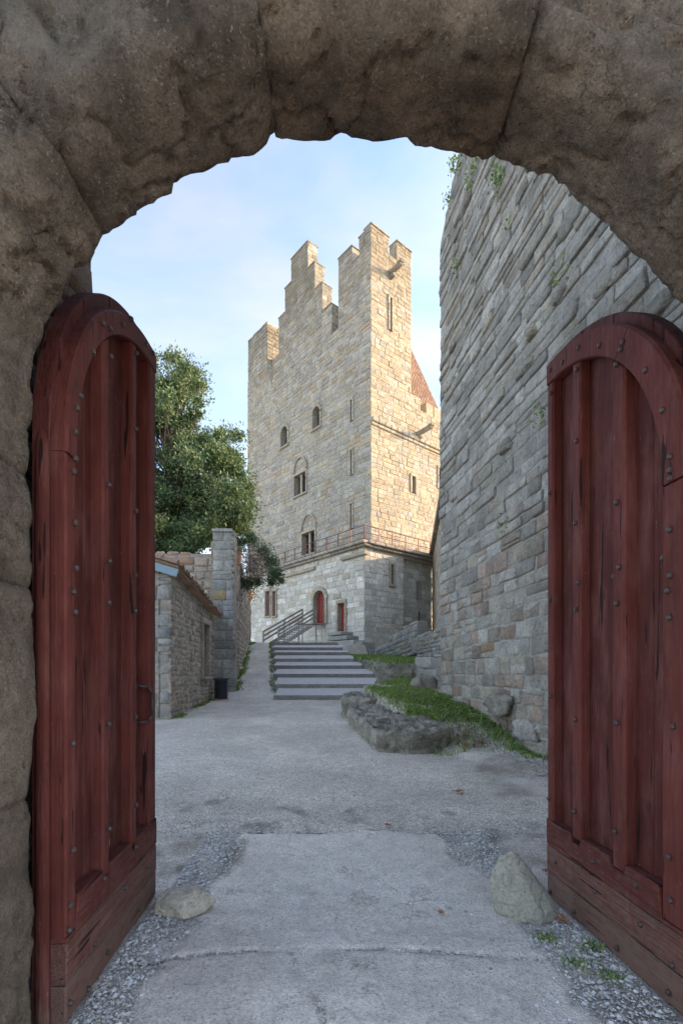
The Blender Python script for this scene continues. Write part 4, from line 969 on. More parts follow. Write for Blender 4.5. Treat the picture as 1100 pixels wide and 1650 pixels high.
# ------------------------------------------------------------------ stairway up to the tower
sy = [1126, 1109.4, 1092.4, 1078.4, 1067, 1056.4, 1048.4, 1040]
sxr = [1.78, 1.73, 1.33, .92, .575, .33, .064, -.2]; sxl = [-2.45, -2.62, -2.82, -3.0, -3.2, -3.4, -3.6, -3.78]
stw = thing('stairway', 'wide shallow stairway of eight kerbed gravel treads climbing to the tower', 'stairs', (-1, 18, .7)); sto = np.array(stw.location)
Ys = [18 + 1.25 * i for i in range(8)]; Zs = [EYE + (HOR - y) / F * Y for y, Y in zip(sy, Ys)]; rise = [.12] + [.165] * 7
def tread_mat():
    m = NM('pale_gravel'); n2 = m.noise(5, 6, .7); c = m.mix(n2, (.52, .49, .47), (.68, .65, .62)); c = m.mix(1.0, c, m.ramp(m.voro(40, out='Color'), [(0, .8), (1, 1.15)]), 'MULTIPLY'); m.bump(m.voro(60), .006); return m.col(c)
M['tread'] = tread_mat()
for i in range(8):
    y0, zb, zt = Ys[i], Zs[i], Zs[i] + rise[i]; y1 = Ys[i + 1] if i < 7 else 28.6; zn = (Zs[i + 1] if i < 7 else 3.42) - .0
    xl, xr = sxl[i], sxr[i]
    k = MB(); n = 40; vs = []; fs = []
    for q in range(n + 1):
        x = xl + (xr - xl) * q / n; j1, j2 = .012 * fb(x * 6, i * 3.1, 0, 4), .012 * fb(x * 6, i * 3.1, 5, 4); ch = max(0, fb(x * 3, i * 5.0, 9, 3) - .35) * .08
        vs += [(x, y0 + j1, zb - .3), (x, y0 + j1, zt - .02 - ch), (x, y0 + .015 + j2 + ch, zt + j2 * .4 - ch * .5), (x, y0 + .18, zt), (x, y0 + .18, zb - .3)]
    for q in range(n): fs += [(5 * q + e, 5 * q + 5 + e, 5 * q + 6 + e, 5 * q + 1 + e) for e in range(4)]
    fs += [(0, 1, 2, 3, 4), tuple(5 * n + e for e in (4, 3, 2, 1, 0))]; k.add(vs, fs, (R.random(), R.random())); fixn(k.build('step', M['step'], stw, sto)); k = MB()
    k = MB(); xl1 = sxl[i + 1] if i < 7 else -3.95; xr1 = (sxr[i + 1] if i < 7 else -.2)
    n = 10; vs = []
    for a in np.linspace(0, 1, n + 1):
        for s_ in (0, 1):
            yy = y0 + .18 + (y1 - y0 - .18) * s_; x = (xl + (xr - xl) * a) * (1 - s_) + ((xl + (xr + 0 - xl) * a)) * s_; z = (zt - .012) * (1 - s_) + (zn + .01) * s_; vs += [(x, yy, z), (x, yy, z - .6)]
    fs = [(4 * q, 4 * q + 4, 4 * q + 6, 4 * q + 2) for q in range(n)] + [(0, 2, 3, 1), (4 * n, 4 * n + 1, 4 * n + 3, 4 * n + 2)]
    k.add(vs, fs); fixn(k.build('tread', M['tread'], stw, sto))

# landing blocks by the red door
lb = thing('doorstep', 'low worn stone doorstep blocks below the small red door', 'doorstep', tuple(at(556, 1040, 32.5))); lo = np.array(lb.location)
for (px, py, w_, h_, Y_) in [(548, 1022, .75, .12, 33.2), (553, 1029, .95, .14, 32.7), (560, 1037, 1.2, .16, 32.2), (577, 1041, 1.0, .22, 31.6), (590, 1052, .9, .22, 31.2)]:
    b = MB(); p = at(px, py, Y_); b.box(p, DL, ZU, NL, w_, h_, .55, (R.random(), R.random()), .05); b.build('stone', M['buttress'], lb, lo, own=True)
# foundation rock under the base corner
def rock(name, label, cat, c, r, seed, mat, q=4.0, n1=14, n2=22, amp=.25, parent=None, group=None, rot=0, fr=1.5, tint=(.5, .5)):
    c = np.array(c, float); mb = MB(); cr, sr = math.cos(rot), math.sin(rot)
    for i in range(n1 + 1):
        th = math.pi * i / n1
        for j in range(n2):
            ph = 2 * math.pi * j / n2; d = A(math.sin(th) * math.cos(ph), math.sin(th) * math.sin(ph), math.cos(th))
            k = (sum(abs(x) ** q for x in d)) ** (-1 / q) * (1 + amp * fb(d[0] * fr + seed * 3.1, d[1] * fr, d[2] * fr, 4) + amp * .35 * fb(d[0] * 5 + seed, d[1] * 5, d[2] * 5, 3))
            x, y, z = d[0] * r[0] * k, d[1] * r[1] * k, d[2] * r[2] * k
            mb.v.append((c[0] + x * cr - y * sr, c[1] + x * sr + y * cr, c[2] + z)); mb.t.append(tint)
    for i in range(n1):
        for j in range(n2): mb.f.append((i * n2 + j, i * n2 + (j + 1) % n2, (i + 1) * n2 + (j + 1) % n2, (i + 1) * n2 + j))
    base = (c[0], c[1], c[2] - r[2])
    if parent is not None: o = mb.build(name, mat, parent, np.array(parent.location), smooth=True, own=True); return fixn(o)
    o = mb.build(name, mat, None, base, smooth=True); o.location = base; tag(o, label, cat, group); return fixn(o)

# ------------------------------------------------------------------ ruined slabs holding the bank
def slab(label, poly, z0, ztop, seed, lvls=(1.0, .97)):
    """irregular weathered block from a plan outline; ztop(x,y) height of the top"""
    cen = np.mean(poly, axis=0); mb = MB(); n = len(poly); ring = []
    m = 200; P = np.array(poly + [poly[0]], float); sg = np.linalg.norm(np.diff(P, axis=0), axis=1); S = np.concatenate([[0], np.cumsum(sg)])
    rows = []
    hs = [0, .16, .18, .34, .40, .43, .60, .72, .75, .88, .96, 1.0]
    for h in hs:
        row = []
        for k in range(m):
            s = S[-1] * k / m; x, y = np.interp(s, S, P[:, 0]), np.interp(s, S, P[:, 1]); d = unit((x - cen[0], y - cen[1]))
            zt = ztop(x, y); off = .09 * fb(x * 2.5, y * 2.5, h * 3 + seed, 4) + .045 * fb(x * 8, y * 8, h * 9 + seed, 3)
            if .38 < h < .45: off -= .045
            if .16 < h < .2: off -= .02
            if h > .9: off -= .05 * (h - .88) / .12
            if h < .3: off += .04
            row.append((x + d[0] * off, y + d[1] * off, z0 + (zt - z0) * h + .02 * fb(x * 5, y * 5, h * 5, 3)))
        rows.append(row)
    for f_ in (.96, .92, .86, .80, .74, .67, .6, .53, .46, .39, .32, .25, .18, .1):
        row = []
        for (x, y, z) in rows[len(hs) - 1]:
            xx, yy = cen[0] + (x - cen[0]) * f_, cen[1] + (y - cen[1]) * f_
            r_ = abs(fb(xx * 2.2 + seed, yy * 2.2, 4, 4)); row.append((xx, yy, ztop(xx, yy) + .07 * fb(xx * 3, yy * 3, seed, 5) + .03 * fb(xx * 9, yy * 9, seed, 4) - .07 * (r_ < .12)))
        rows.append(row)
    for r_ in rows: mb.v += r_; mb.t += [(.5, .5)] * m
    for a in range(len(rows) - 1):
        for k in range(m): mb.f.append((a * m + k, a * m + (k + 1) % m, (a + 1) * m + (k + 1) % m, (a + 1) * m + k))
    mb.f.append(tuple((len(rows) - 1) * m + k for k in range(m)))
    base = (cen[0], cen[1], z0); o = mb.build('stone_slab', M['slab'], None, base, smooth=True); o.location = base
    tag(o, label, 'stone slab', 'ruined foundation slabs by the path'); return fixn(o)
slab('large mossy grey rock slab at the edge of the path, nearest the gate', [(.60, 8.55), (1.25, 8.42), (1.86, 8.6), (1.88, 9.3), (1.75, 10.2), (1.35, 11.2), (.9, 12.2), (.18, 12.6), (.15, 11.6), (.38, 10.2)], .1, lambda x, y: .64 + .060 * (y - 8.5) + .04 * (x - 1), 1)
slab('smaller rough rock slab behind the large one at the foot of the stairs', [(.02, 12.9), (.7, 12.6), (1.3, 12.8), (1.7, 13.4), (1.9, 15.0), (1.0, 15.6), (.3, 15.9), (.04, 14.6)], .35, lambda x, y: 1.02 + .02 * (y - 13), 2)
slab('stepped ruined stone block on the grass bank right of the stairs', [(1.25, 17.3), (2.3, 17.0), (3.1, 17.2), (3.3, 18.4), (2.2, 18.9), (1.35, 18.6)], 1.2, lambda x, y: 1.97, 3)

# low ruined walls in front of the tower base
lw = thing('ruined_wall', 'low ruined rubble wall sloping down in front of the tower base', 'wall', tuple(at(690, 1060, 22))); lwo = np.array(lw.location)
def rubble_wall(p0, p1, z0, h0, h1, thick, seed, rough=.03, size=((.14, .24), (.18, .38))):
    p0 = np.array(p0, float); p1 = np.array(p1, float); D = unit(p1 - p0); Lq = np.linalg.norm(p1 - p0); Nn = A(D[1], -D[0], 0)
    if np.dot(Nn, p0 - A(0, 0, p0[2])) > 0: Nn = -Nn
    n = max(int(Lq / .6), 2); rc = []
    for k in range(n):
        h = h0 + (h1 - h0) * (k + .5) / n + random.Random(seed * 10 + k).uniform(-.08, .08); rc.append((Lq * k / n, Lq * (k + 1) / n, z0, h))
    masonry(lw, lwo, A(p0[0], p0[1], 0), D, ZU, Nn, rc, [], size[0], size[1], M['buttress'], M['mortar'], seed, 120, 30, (.0, .06), .03, .02, grid=True, rough=rough, sheet=False)
    b = MB()
    for (a, c_, z_, h) in rc: b.box(A(p0[0], p0[1], 0) + D * (a + c_) / 2 - Nn * (thick / 2 + .0) + ZU * (z0 + h) / 2, D, Nn, ZU, (c_ - a) / 2, thick / 2, (h - z0) / 2 - .01, (.3, .3), .03)
    b.build('core', M['curtain_mortar'], lw, lwo)
a_, b_ = at(597, 1060, 27.5), at(672, 1030, 23.5)
rubble_wall(a_, b_, 1.9, a_[2] + .2, EYE + (HOR - 1021) / F * 23.5, .6, 81)
b2_ = at(712, 1018, 19.5)
rubble_wall(at(672, 1030, 23.4), b2_, 1.6, EYE + (HOR - 1022) / F * 23.4, EYE + (HOR - 1017) / F * 19.5, .6, 82)
c1, c2 = at(668, 1060, 17.2), at(716, 1060, 15.4)
rubble_wall(c1, c2, 1.0, EYE + (HOR - 1058) / F * 17.2, EYE + (HOR - 1052) / F * 15.4, .7, 83, .012, ((.34, .48), (.4, .7)))
rock('ruin_rock', 'jagged leaning rock between the grass bank and the ruined wall', 'rock', at(683, 1108, 14.6), (.38, .4, .36), 5, M['slab'], 3, tint=(.4, .4))
rock('ruin_rock', 'flat rock lying on the grass behind the smaller slab', 'rock', at(660, 1117, 14.2), (.62, .5, .14), 6, M['slab'], 3, tint=(.6, .5))

# ------------------------------------------------------------------ left: hut, buttress wall, terrace wall
HX0, HY0, HX1, HY1 = -4.36, 12.7, -4.78, 18.6
hut = thing('stone_hut', 'low rubble stone hut with canal tile eave left of the path', 'hut', (HX0, HY0, .4)); ho = np.array(hut.location)
HD = unit((HX1 - HX0, HY1 - HY0, 0)); HN = A(HD[1], -HD[0], 0); HL = math.hypot(HX1 - HX0, HY1 - HY0)
hb_ = A(HX0, HY0, 0)
def uvH(px, py): p = on_plane(px, py, hb_, HN); return float(np.dot(p - hb_, HD)), float(p[2])
u_w0, u_w1 = uvH(323.5, 1050)[0], uvH(333, 1050)[0]; zw0, zw1 = uvH(328, 1090)[1], uvH(328, 1006)[1]
ze0, ze1 = 4.32, 3.78
rc = [(HL * k / 12, HL * (k + 1) / 12, .2, ze0 + (ze1 - ze0) * (k + .5) / 12) for k in range(12)]
masonry(hut, ho, hb_, HD, ZU, HN, rc, [(u_w0, u_w1, zw0, zw1)], (.10, .19), (.12, .34), M['hut'], M['mortar'], 91, 300, 25, (.0, .03), .015, .028, joint=.03, grid=True, rough=.012, vis=lambda x, y: 274 < x < 345)
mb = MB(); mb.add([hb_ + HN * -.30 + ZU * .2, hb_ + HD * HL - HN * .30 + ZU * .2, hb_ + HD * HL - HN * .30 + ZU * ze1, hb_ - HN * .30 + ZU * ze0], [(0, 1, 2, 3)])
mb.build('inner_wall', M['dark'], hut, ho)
w = recess(hut, ho, hb_, HD, HN, u_w0, u_w1, zw0, zw1, .22, M['hut'], M['greywood'], .12, trimp=.09)
# end wall
EN = A(0, -1, 0); EU = A(-1, 0, 0)
def etint(rg, u, v): return (rg.random() * .75, rg.random() * .6)
masonry(hut, ho, hb_, EU, ZU, EN, [(0, 3.0, .2, 4.2)], [], (.22, .4), (.3, .55), M['buttress'], M['hut'], 92, 60, 60, (.0, .05), .03, .02, joint=.025, grid=True, rough=.015, vis=lambda x, y: 245 < x < 280, tintf=etint)
# roof: rises to the left, canal tiles
rf = MB(); e0 = hb_ + HN * .22 - HD * .15 + ZU * (ze0 + .05); e1_ = hb_ + HD * (HL + .05) + HN * .22 + ZU * (ze1 + .05); ri = -HN * 3.2 + ZU * .95
rf.add([e0, e1_, e1_ + ri, e0 + ri, e0 - ZU * .06, e1_ - ZU * .06, e1_ + ri - ZU * .06, e0 + ri - ZU * .06], [(0, 1, 2, 3), (7, 6, 5, 4), (0, 4, 5, 1), (3, 2, 6, 7), (0, 3, 7, 4), (1, 5, 6, 2)], (.3, .3))
roof = rf.build('roof', M['tile'], hut, ho); nt_ = 30; ed = unit(e1_ - e0); sl2 = unit(ri); nr2 = unit(np.cross(ed, sl2)); nr2 = nr2 if nr2[2] > 0 else -nr2
for k in range(nt_):
    for j in range(2):
        p = e0 + (e1_ - e0) * (k + .5) / nt_ + nr2 * (.015 + .0 * j) + sl2 * (-.05 + .42 * j); q = p + sl2 * .46; r = .085; vs = []; rs = random.Random(k * 7 + j); p = p + nr2 * rs.uniform(-.01, .02) - sl2 * rs.uniform(0, .06)
        for (pt_, rr_) in ((p, r), (q, r * .8)):
            for th in np.linspace(0, math.pi, 6): vs.append(pt_ + ed * rr_ * math.cos(th) + nr2 * rr_ * math.sin(th))
            for th in np.linspace(math.pi, 0, 6): vs.append(pt_ + ed * (rr_ - .015) * math.cos(th) + nr2 * (rr_ - .015) * math.sin(th))
        fs = [(i, (i + 1) % 12, 12 + (i + 1) % 12, 12 + i) for i in range(12)] + [tuple(range(12))[::-1], tuple(range(12, 24))]
        b = MB(); b.add(vs, fs, (rs.random(), rs.random())); b.build('roof_tile', M['tile'], roof, ho, smooth=False, own=True)
# front verge tiles and the pale blue board
fb_ = MB(); v0 = e0 - HD * .02; fb_.box(v0 + ri * .5 - HD * .03 - ZU * .20, unit(ri), HD, np.cross(unit(ri), HD), np.linalg.norm(ri) / 2, .02, .10, (.5, .5), .006); fb_.build('fascia_board', M['bluewood'], hut, ho)
for j in range(8):
    p = e0 + sl2 * (.02 + .4 * j) + nr2 * .02; q = p + sl2 * .44; vs = []; r = .13
    for (pt_, rr_) in ((p, r), (q, r * .8)):
        for th in np.linspace(0, math.pi, 6): vs.append(pt_ + ed * rr_ * math.cos(th) + nr2 * rr_ * math.sin(th))
    fs = [(i, i + 1, 7 + i, 6 + i) for i in range(5)] + [tuple(range(6))[::-1], tuple(range(6, 12)), (0, 6, 11, 5)]
    b = MB(); b.add(vs, fs, (R.random() * .4 + .5, .8)); fixn(b.build('verge_tile', M['tile'], roof, ho, own=True))

# buttress pier at the end of the terrace wall
PY = 18.75; X0, X1 = at(343, 1000, PY)[0], at(373.5, 1000, PY)[0]; ZT = EYE + (HOR - 857) / F * PY
bt = thing('buttress_wall', 'grey ashlar pier with long rubble side wall behind the bin', 'wall', (X1, PY, .7)); bo = np.array(bt.location)
def uvB(px, py): p = at(px, py, PY); return p[0], p[2]
masonry(bt, bo, (X0 - .0, PY, 0), (1, 0, 0), ZU, (0, -1, 0), [(0, X1 - X0 + .14, .4, 2.9), (0, X1 - X0 + .05, 2.9, 5.2), (.0, X1 - X0, 5.2, ZT)], [], (.30, .46), (.32, .62), M['buttress'], M['curtain_mortar'], 95, 80, 30, (.0, .015), .012, .008, joint=.012, grid=True, rough=.004, sheet=False, tintf=lambda rg, u, v: (rg.random() * .75 if rg.random() > .04 else 1, rg.random()))
SWD = unit(at(402, 1033, 29.0)[:2].tolist() + [0]); P0 = A(X1 + .03, PY, 0); P1 = A(at(404, 1033, 29.5)[0], 29.5, 0); SWD = unit(P1 - P0); SWN = A(SWD[1], -SWD[0], 0); SL = np.linalg.norm(P1 - P0)
masonry(bt, bo, P0, SWD, ZU, SWN, [(0, SL, .6, ZT - .5), (0, SL * .15, ZT - .5, ZT)], [], (.15, .26), (.18, .4), M['hut'], M['hut'], 96, 300, 20, (.0, .04), .02, .02, joint=.02, grid=True, rough=.012, sheet=False, vis=lambda x, y: 370 < x < 405)
mb = MB(); mb.box(P0 + SWD * (SL / 2 + .15) - SWN * .43 + ZU * (ZT / 2 - .1), SWD, SWN, ZU, SL / 2 - .17, .42, ZT / 2 - .2, (.3, .5)); mb.box(((X0 + X1) / 2, PY + .45, ZT / 2), (1, 0, 0), (0, 1, 0), ZU, (X1 - X0) / 2, .44, ZT / 2 - .02, (.3, .5)); mb.build('core', M['hut'], bt, bo)
mb = MB(); mb.box(((X0 + X1) / 2, PY + .4, ZT + .05), (1, 0, 0), (0, 1, 0), ZU, (X1 - X0) / 2 + .03, .48, .06, (.3, .5), .02); mb.build('coping', M['buttress'], bt, bo)
# terrace wall behind the hut
tw = thing('terrace_wall', 'crumbling rubble and brick terrace wall above the hut roof', 'wall', (-7, 19.2, .7)); two = np.array(tw.location)
def ttint(rg, u, v): return (rg.random(), rg.random())
ztw = EYE + (HOR - 884) / F * 19.2
masonry(tw, two, (-12, 19.2, 0), (1, 0, 0), ZU, (0, -1, 0), [(0, 7.3, .5, ztw - .3), (0, 6.2, ztw - .3, ztw - .1)], [], (.2, .38), (.22, .55), M['hut'], M['hut'], 97, 60, 40, (.0, .06), .035, .03, joint=.03, grid=True, rough=.02, sheet=False, vis=lambda x, y: 248 < x < 345 and 875 < y < 1000,
        matf=lambda c: M['tile'] if (c[0] < -5.9 and c[2] > 5.2) else M['hut'])
mb = MB(); mb.box((-8.3, 19.62, ztw / 2 - .1), (1, 0, 0), (0, 1, 0), ZU, 3.7, .41, ztw / 2 - .1, (.3, .5)); mb.box((-8.3, 22.0, ztw - .5), (1, 0, 0), (0, 1, 0), ZU, 3.6, 2.0, .2, (.3, .2)); mb.build('core', M['hut'], tw, two)

# litter bin
bx = at(356, 1127, 17.9); bn = thing('litter_bin', 'dark slatted metal litter bin with flared rim by the pier', 'bin', tuple(bx)); r0, hbn = .225, .74
me = None
for i in range(22):
    t = 2 * math.pi * i / 22; c, s = math.cos(t), math.sin(t)
    if me is None:
        mb = MB(); mb.box((0, 0, .34), (0, 1, 0), ZU, (1, 0, 0), .021, .33, .006, bev=.002); mb.box((.035, 0, .70), (0, 1, 0), unit((.8, 0, .6)), unit((.6, 0, -.8)), .021, .055, .006, bev=.002)
        o = mb.build('slat', M['bin'], bn); me = o.data
    else: o = bpy.data.objects.new('slat', me); SC.collection.objects.link(o); o.parent = bn
    o.location = (c * r0, s * r0, .02); o.rotation_euler = (0, 0, t)
for z, r in ((.05, .215), (.40, .215), (.68, .222)):
    mb = MB()
    for i in range(20):
        a, b = 2 * math.pi * i / 20, 2 * math.pi * (i + 1) / 20; mb.bar((r * math.cos(a), r * math.sin(a), z), (r * math.cos(b), r * math.sin(b), z), .010, 5, caps=False)
    mb.build('hoop', M['bin'], bn)
mb = MB(); mb.bar((0, 0, .03), (0, 0, .66), .19, 18); mb.build('liner', M['dark'], bn)

# flower pot on the wall top
pt0 = at(383, 907, 20.6); pz = pt0[2]
pot = thing('flower_pot', 'terracotta flower pot on the terrace wall top beside the dry bush', 'flower pot', (pt0[0] + .0, pt0[1], pz))
mb = MB(); mb.bar((0, 0, -.1), (0, 0, .36), .12, 14, .16); mb.bar((0, 0, .36), (0, 0, .44), .18, 14, .18); mb.build('pot', M['pot'], pot, smooth=False)
mb = MB(); rg = random.Random(3)
for _ in range(160):
    c = A(rg.gauss(0, .08), rg.gauss(0, .08), .46 + abs(rg.gauss(0, .07))); a = unit([rg.gauss(0, 1) for _ in range(3)]); b = unit(np.cross(a, [rg.gauss(0, 1) for _ in range(3)])); s = .06
    mb.add([c - a * s, c + b * s * .5, c + a * s, c - b * s * .5], [(0, 1, 2, 3)], (rg.random(), rg.random()))
tag(mb.build('foliage', M['grass'], pot), kind='stuff')
# orange tuft on the wall
mb = MB(); c0 = at(402, 958, 27.5)
for _ in range(200):
    c = c0 + A(rg.gauss(0, .16), rg.gauss(0, .15), rg.gauss(0, .22)); a = unit([rg.gauss(0, 1) for _ in range(3)]); b = unit(np.cross(a, [rg.gauss(0, 1) for _ in range(3)])); s = .07
    mb.add([c - a * s, c + b * s * .5, c + a * s, c - b * s * .5], [(0, 1, 2, 3)], (.9, 1))
M['orange'] = leaf_mat('orange_foliage', [(.50, .24, .06), (.60, .32, .08)], .8)
o = mb.build('orange_plant', M['orange'], None, tuple(c0)); o.location = tuple(c0); tag(o, 'small orange plant growing on the corner of the rubble wall', 'plant')

# ------------------------------------------------------------------ wooden outer stair and crowd barrier
ws = thing('wooden_stair', 'grey timber stair with slatted handrails rising to the arched red door', 'stairs', tuple(at(470, 1035, 32))); wo_ = np.array(ws.location)
dr = BC + DL * (hb[2][0] + hb[2][1]) / 2 + ZU * hb[2][2]
topc = dr + NL * 1.0; bot = at(436, 1031, 33.5); bot[2] = 3.45
run = bot - topc; rh = unit((run[0], run[1], 0)); sdv = A(-rh[1], rh[0], 0)
if sdv[1] > 0: sdv = -sdv
nst = 11
for k in range(nst):
    p = topc + run * (k + .5) / nst; b = MB(); b.box(p, rh, sdv, ZU, .17, .55, .025, bev=.005); b.build('tread', M['greywood'], ws, wo_, own=True)
for side_ in (.58, -.58):
    for off in (1.12, .82, .52, .0):
        a = topc + sdv * side_ + ZU * off; q = bot + sdv * side_ + ZU * off; b = MB(); ax = unit(q - a); up_ = np.cross(sdv, ax); b.box((a + q) / 2, ax, up_, sdv, np.linalg.norm(q - a) / 2, .06 if off else .13, .025, bev=.005); b.build('handrail' if off > 1 else 'rail', M['greywood'], ws, wo_, own=True)
    for k in (0, .5, 1):
        p = topc + run * k + sdv * (side_ * 1.06); b = MB(); b.box(p + ZU * (.55 - (p[2] - 3.4) / 2), rh, sdv, ZU, .045, .045, .60 + (p[2] - 3.4) / 2, bev=.005); b.build('post', M['greywood'], ws, wo_, own=True)
b = MB(); b.box(dr + NL * .55 - ZU * .05, DL, NL, ZU, .75, .5, .05, bev=.01); b.build('landing', M['greywood'], ws, wo_)

b0, b1 = at(461, 1034, 29.2), at(518, 1035, 29.2); b0[2] = b1[2] = 3.44
cb = thing('crowd_barrier', 'galvanised steel crowd barrier with vertical bars at the stair head', 'barrier', tuple(b0)); cbo = np.array(cb.location)
D = unit(b1 - b0); Lc = np.linalg.norm(b1 - b0)
fr_ = MB(); p = lambda a, z: b0 + D * a + ZU * z
for a, b in ((p(0, .12), p(0, .98)), (p(0, .98), p(.08, 1.05)), (p(.08, 1.05), p(Lc - .08, 1.05)), (p(Lc - .08, 1.05), p(Lc, .98)), (p(Lc, .98), p(Lc, .12)), (p(0, .15), p(Lc, .15))): fr_.bar(a, b, .024, 6)
fr_.build('frame', M['steel'], cb, cbo); me = None
for k in range(1, 15):
    if me is None: b = MB(); b.bar((0, 0, .15), (0, 0, 1.05), .012, 5); o = b.build('bar', M['steel'], cb); me = o.data
    else: o = bpy.data.objects.new('bar', me); SC.collection.objects.link(o); o.parent = cb
    o.location = tuple(D * Lc * k / 15)
for a in (.3, Lc - .3):
    b = MB(); q = p(a, .02); b.bar(q - A(0, .3, 0), q + A(0, .3, 0), .02, 5); b.bar(q, q + ZU * .14, .02, 5); b.build('foot', M['steel'], cb, cbo)

# ------------------------------------------------------------------ evergreen tree and dry bush
def inpoly(x, y, poly):
    c = False; n = len(poly)
    for i in range(n):
        x1, y1 = poly[i]; x2, y2 = poly[(i + 1) % n]
        if (y1 > y) != (y2 > y) and x < (x2 - x1) * (y - y1) / (y2 - y1) + x1: c = not c
    return c
rg = random.Random(12)
tree = thing('evergreen_tree', 'dark evergreen oak with small leaves rising behind the hut, left of the tower', 'tree', (-8.2, 24.5, 6.0)); tro = np.array(tree.location)
poly = [(200, 590), (250, 574), (292, 576), (312, 606), (330, 632), (326, 670), (340, 706), (368, 692), (386, 698), (382, 738), (392, 772), (406, 804), (402, 850), (370, 862), (330, 850), (308, 872), (262, 885), (200, 880), (170, 760)]
cl = []
while len(cl) < 260:
    x, y = rg.uniform(165, 415), rg.uniform(560, 895)
    if inpoly(x, y, poly): cl.append((at(x, y, 24.5 + rg.gauss(0, 1.2)), rg.uniform(.30, .72), rg.random()))
for _ in range(70): cl.append((at(rg.uniform(190, 345), rg.uniform(838, 886), 22.3 + rg.gauss(0, .7)), rg.uniform(.3, .55), rg.random()))
for _ in range(26): cl.append((at(rg.uniform(335, 400), rg.uniform(800, 862), 23.5 + rg.gauss(0, .7)), rg.uniform(.3, .5), rg.random()))
tk = MB(); tp = [tro + A(0, 0, -.5), tro + A(.1, 0, 2.2), tro + A(-.1, .1, 5), tro + A(.1, 0, 8.0), tro + A(.0, 0, 10.0)]
rad = [.30, .24, .17, .09, .04]
for i in range(4): tk.bar(tp[i], tp[i + 1], rad[i], 8, rad[i + 1])
tk.build('trunk', M['bark'], tree, tro)
br = MB()
for c, r, q in cl:
    h = min(max((c[2] - tro[2]) * .62, .8), 9); b0_ = tro + A(0, 0, h); m_ = (b0_ + c) / 2 + A(rg.gauss(0, .2), rg.gauss(0, .2), -.25)
    br.bar(b0_, m_, .05, 5, .03, caps=False); br.bar(m_, c, .03, 5, .012, caps=False)
br.build('branches', M['bark'], tree, tro)
nl = 130000; vs = np.zeros((nl * 4, 3)); tn = []
ws_ = np.array([r ** 2 for _, r, _ in cl]); ws_ /= ws_.sum(); rn = np.random.RandomState(3); pick = rn.choice(len(cl), nl, p=ws_)
for k in range(nl):
    c, r, q = cl[pick[k]]; d = rn.normal(size=3); d /= np.linalg.norm(d); rr_ = r * min(abs(rn.normal()) * .62 + .12, 1.55); p = c + d * rr_ * A(1, 1, .75)
    a = rn.normal(size=3) + d * .8 + A(0, 0, .25); a /= np.linalg.norm(a); b = np.cross(a, rn.normal(size=3)); b /= np.linalg.norm(b); s = rn.uniform(.06, .11)
    vs[4 * k] = p; vs[4 * k + 1] = p + a * s + b * s * .38; vs[4 * k + 2] = p + a * s * 2; vs[4 * k + 3] = p + a * s - b * s * .38
    hi = (p[2] - 8) / 10; tn += [(min(max(.25 + .5 * q + .25 * (rn.rand() - .5) + (.12 if hi > .6 else 0), 0), 1), rn.rand())] * 4  # leaves near the top tinted lighter: sunlit crown put into the leaf colour
mb = MB(); mb.v = [tuple(x) for x in vs]; mb.f = [(4 * k, 4 * k + 1, 4 * k + 2, 4 * k + 3) for k in range(nl)]; mb.t = tn
tag(mb.build('crown', M['leaf'], tree, tro), kind='stuff')

bu = thing('dry_bush', 'overhanging bush with bare tangled brown twigs and green edges on the wall', 'bush', tuple(at(410, 930, 22.5))); buo = np.array(bu.location)
tw_ = MB(); cb_ = at(408, 905, 22.5)
for _ in range(1000):
    d = rn.normal(size=3); d /= np.linalg.norm(d); d[2] = abs(d[2]) * .6 + .0; p = cb_ + A(rn.normal() * .35 - .1, rn.normal() * .4, rn.normal() * .38 - .0)
    q = p + d * A(.7, .5, .55) * rn.rand() + A(.1, 0, -.25); w2 = rn.normal(size=3) * .006
    tw_.add([p - w2, p + w2, q + w2, q - w2], [(0, 1, 2, 3)])
tag(tw_.build('twigs', M['twig'], bu, buo), kind='stuff')
lf = MB()
for (px, py, r, n) in [(385, 875, .42, 1100), (404, 868, .40, 1100), (424, 888, .34, 800), (436, 905, .34, 800), (444, 925, .32, 900), (437, 938, .22, 500), (400, 940, .30, 800), (385, 940, .3, 500), (453, 936, .14, 200), (415, 938, .25, 400)]:
    c = at(px, py, 22.5)
    for _ in range(int(n * 1.5)):
        d = rn.normal(size=3); d /= np.linalg.norm(d); p = c + d * r * abs(rn.normal()) * .75; a = rn.normal(size=3); a /= np.linalg.norm(a); b = np.cross(a, rn.normal(size=3)); b /= np.linalg.norm(b); s = rn.uniform(.035, .065)
        lf.add([p - a * s, p + b * s * .5, p + a * s, p - b * s * .5], [(0, 1, 2, 3)], (rn.rand() * .8, rn.rand()))
tag(lf.build('leaves', M['leaf'], bu, buo), kind='stuff')

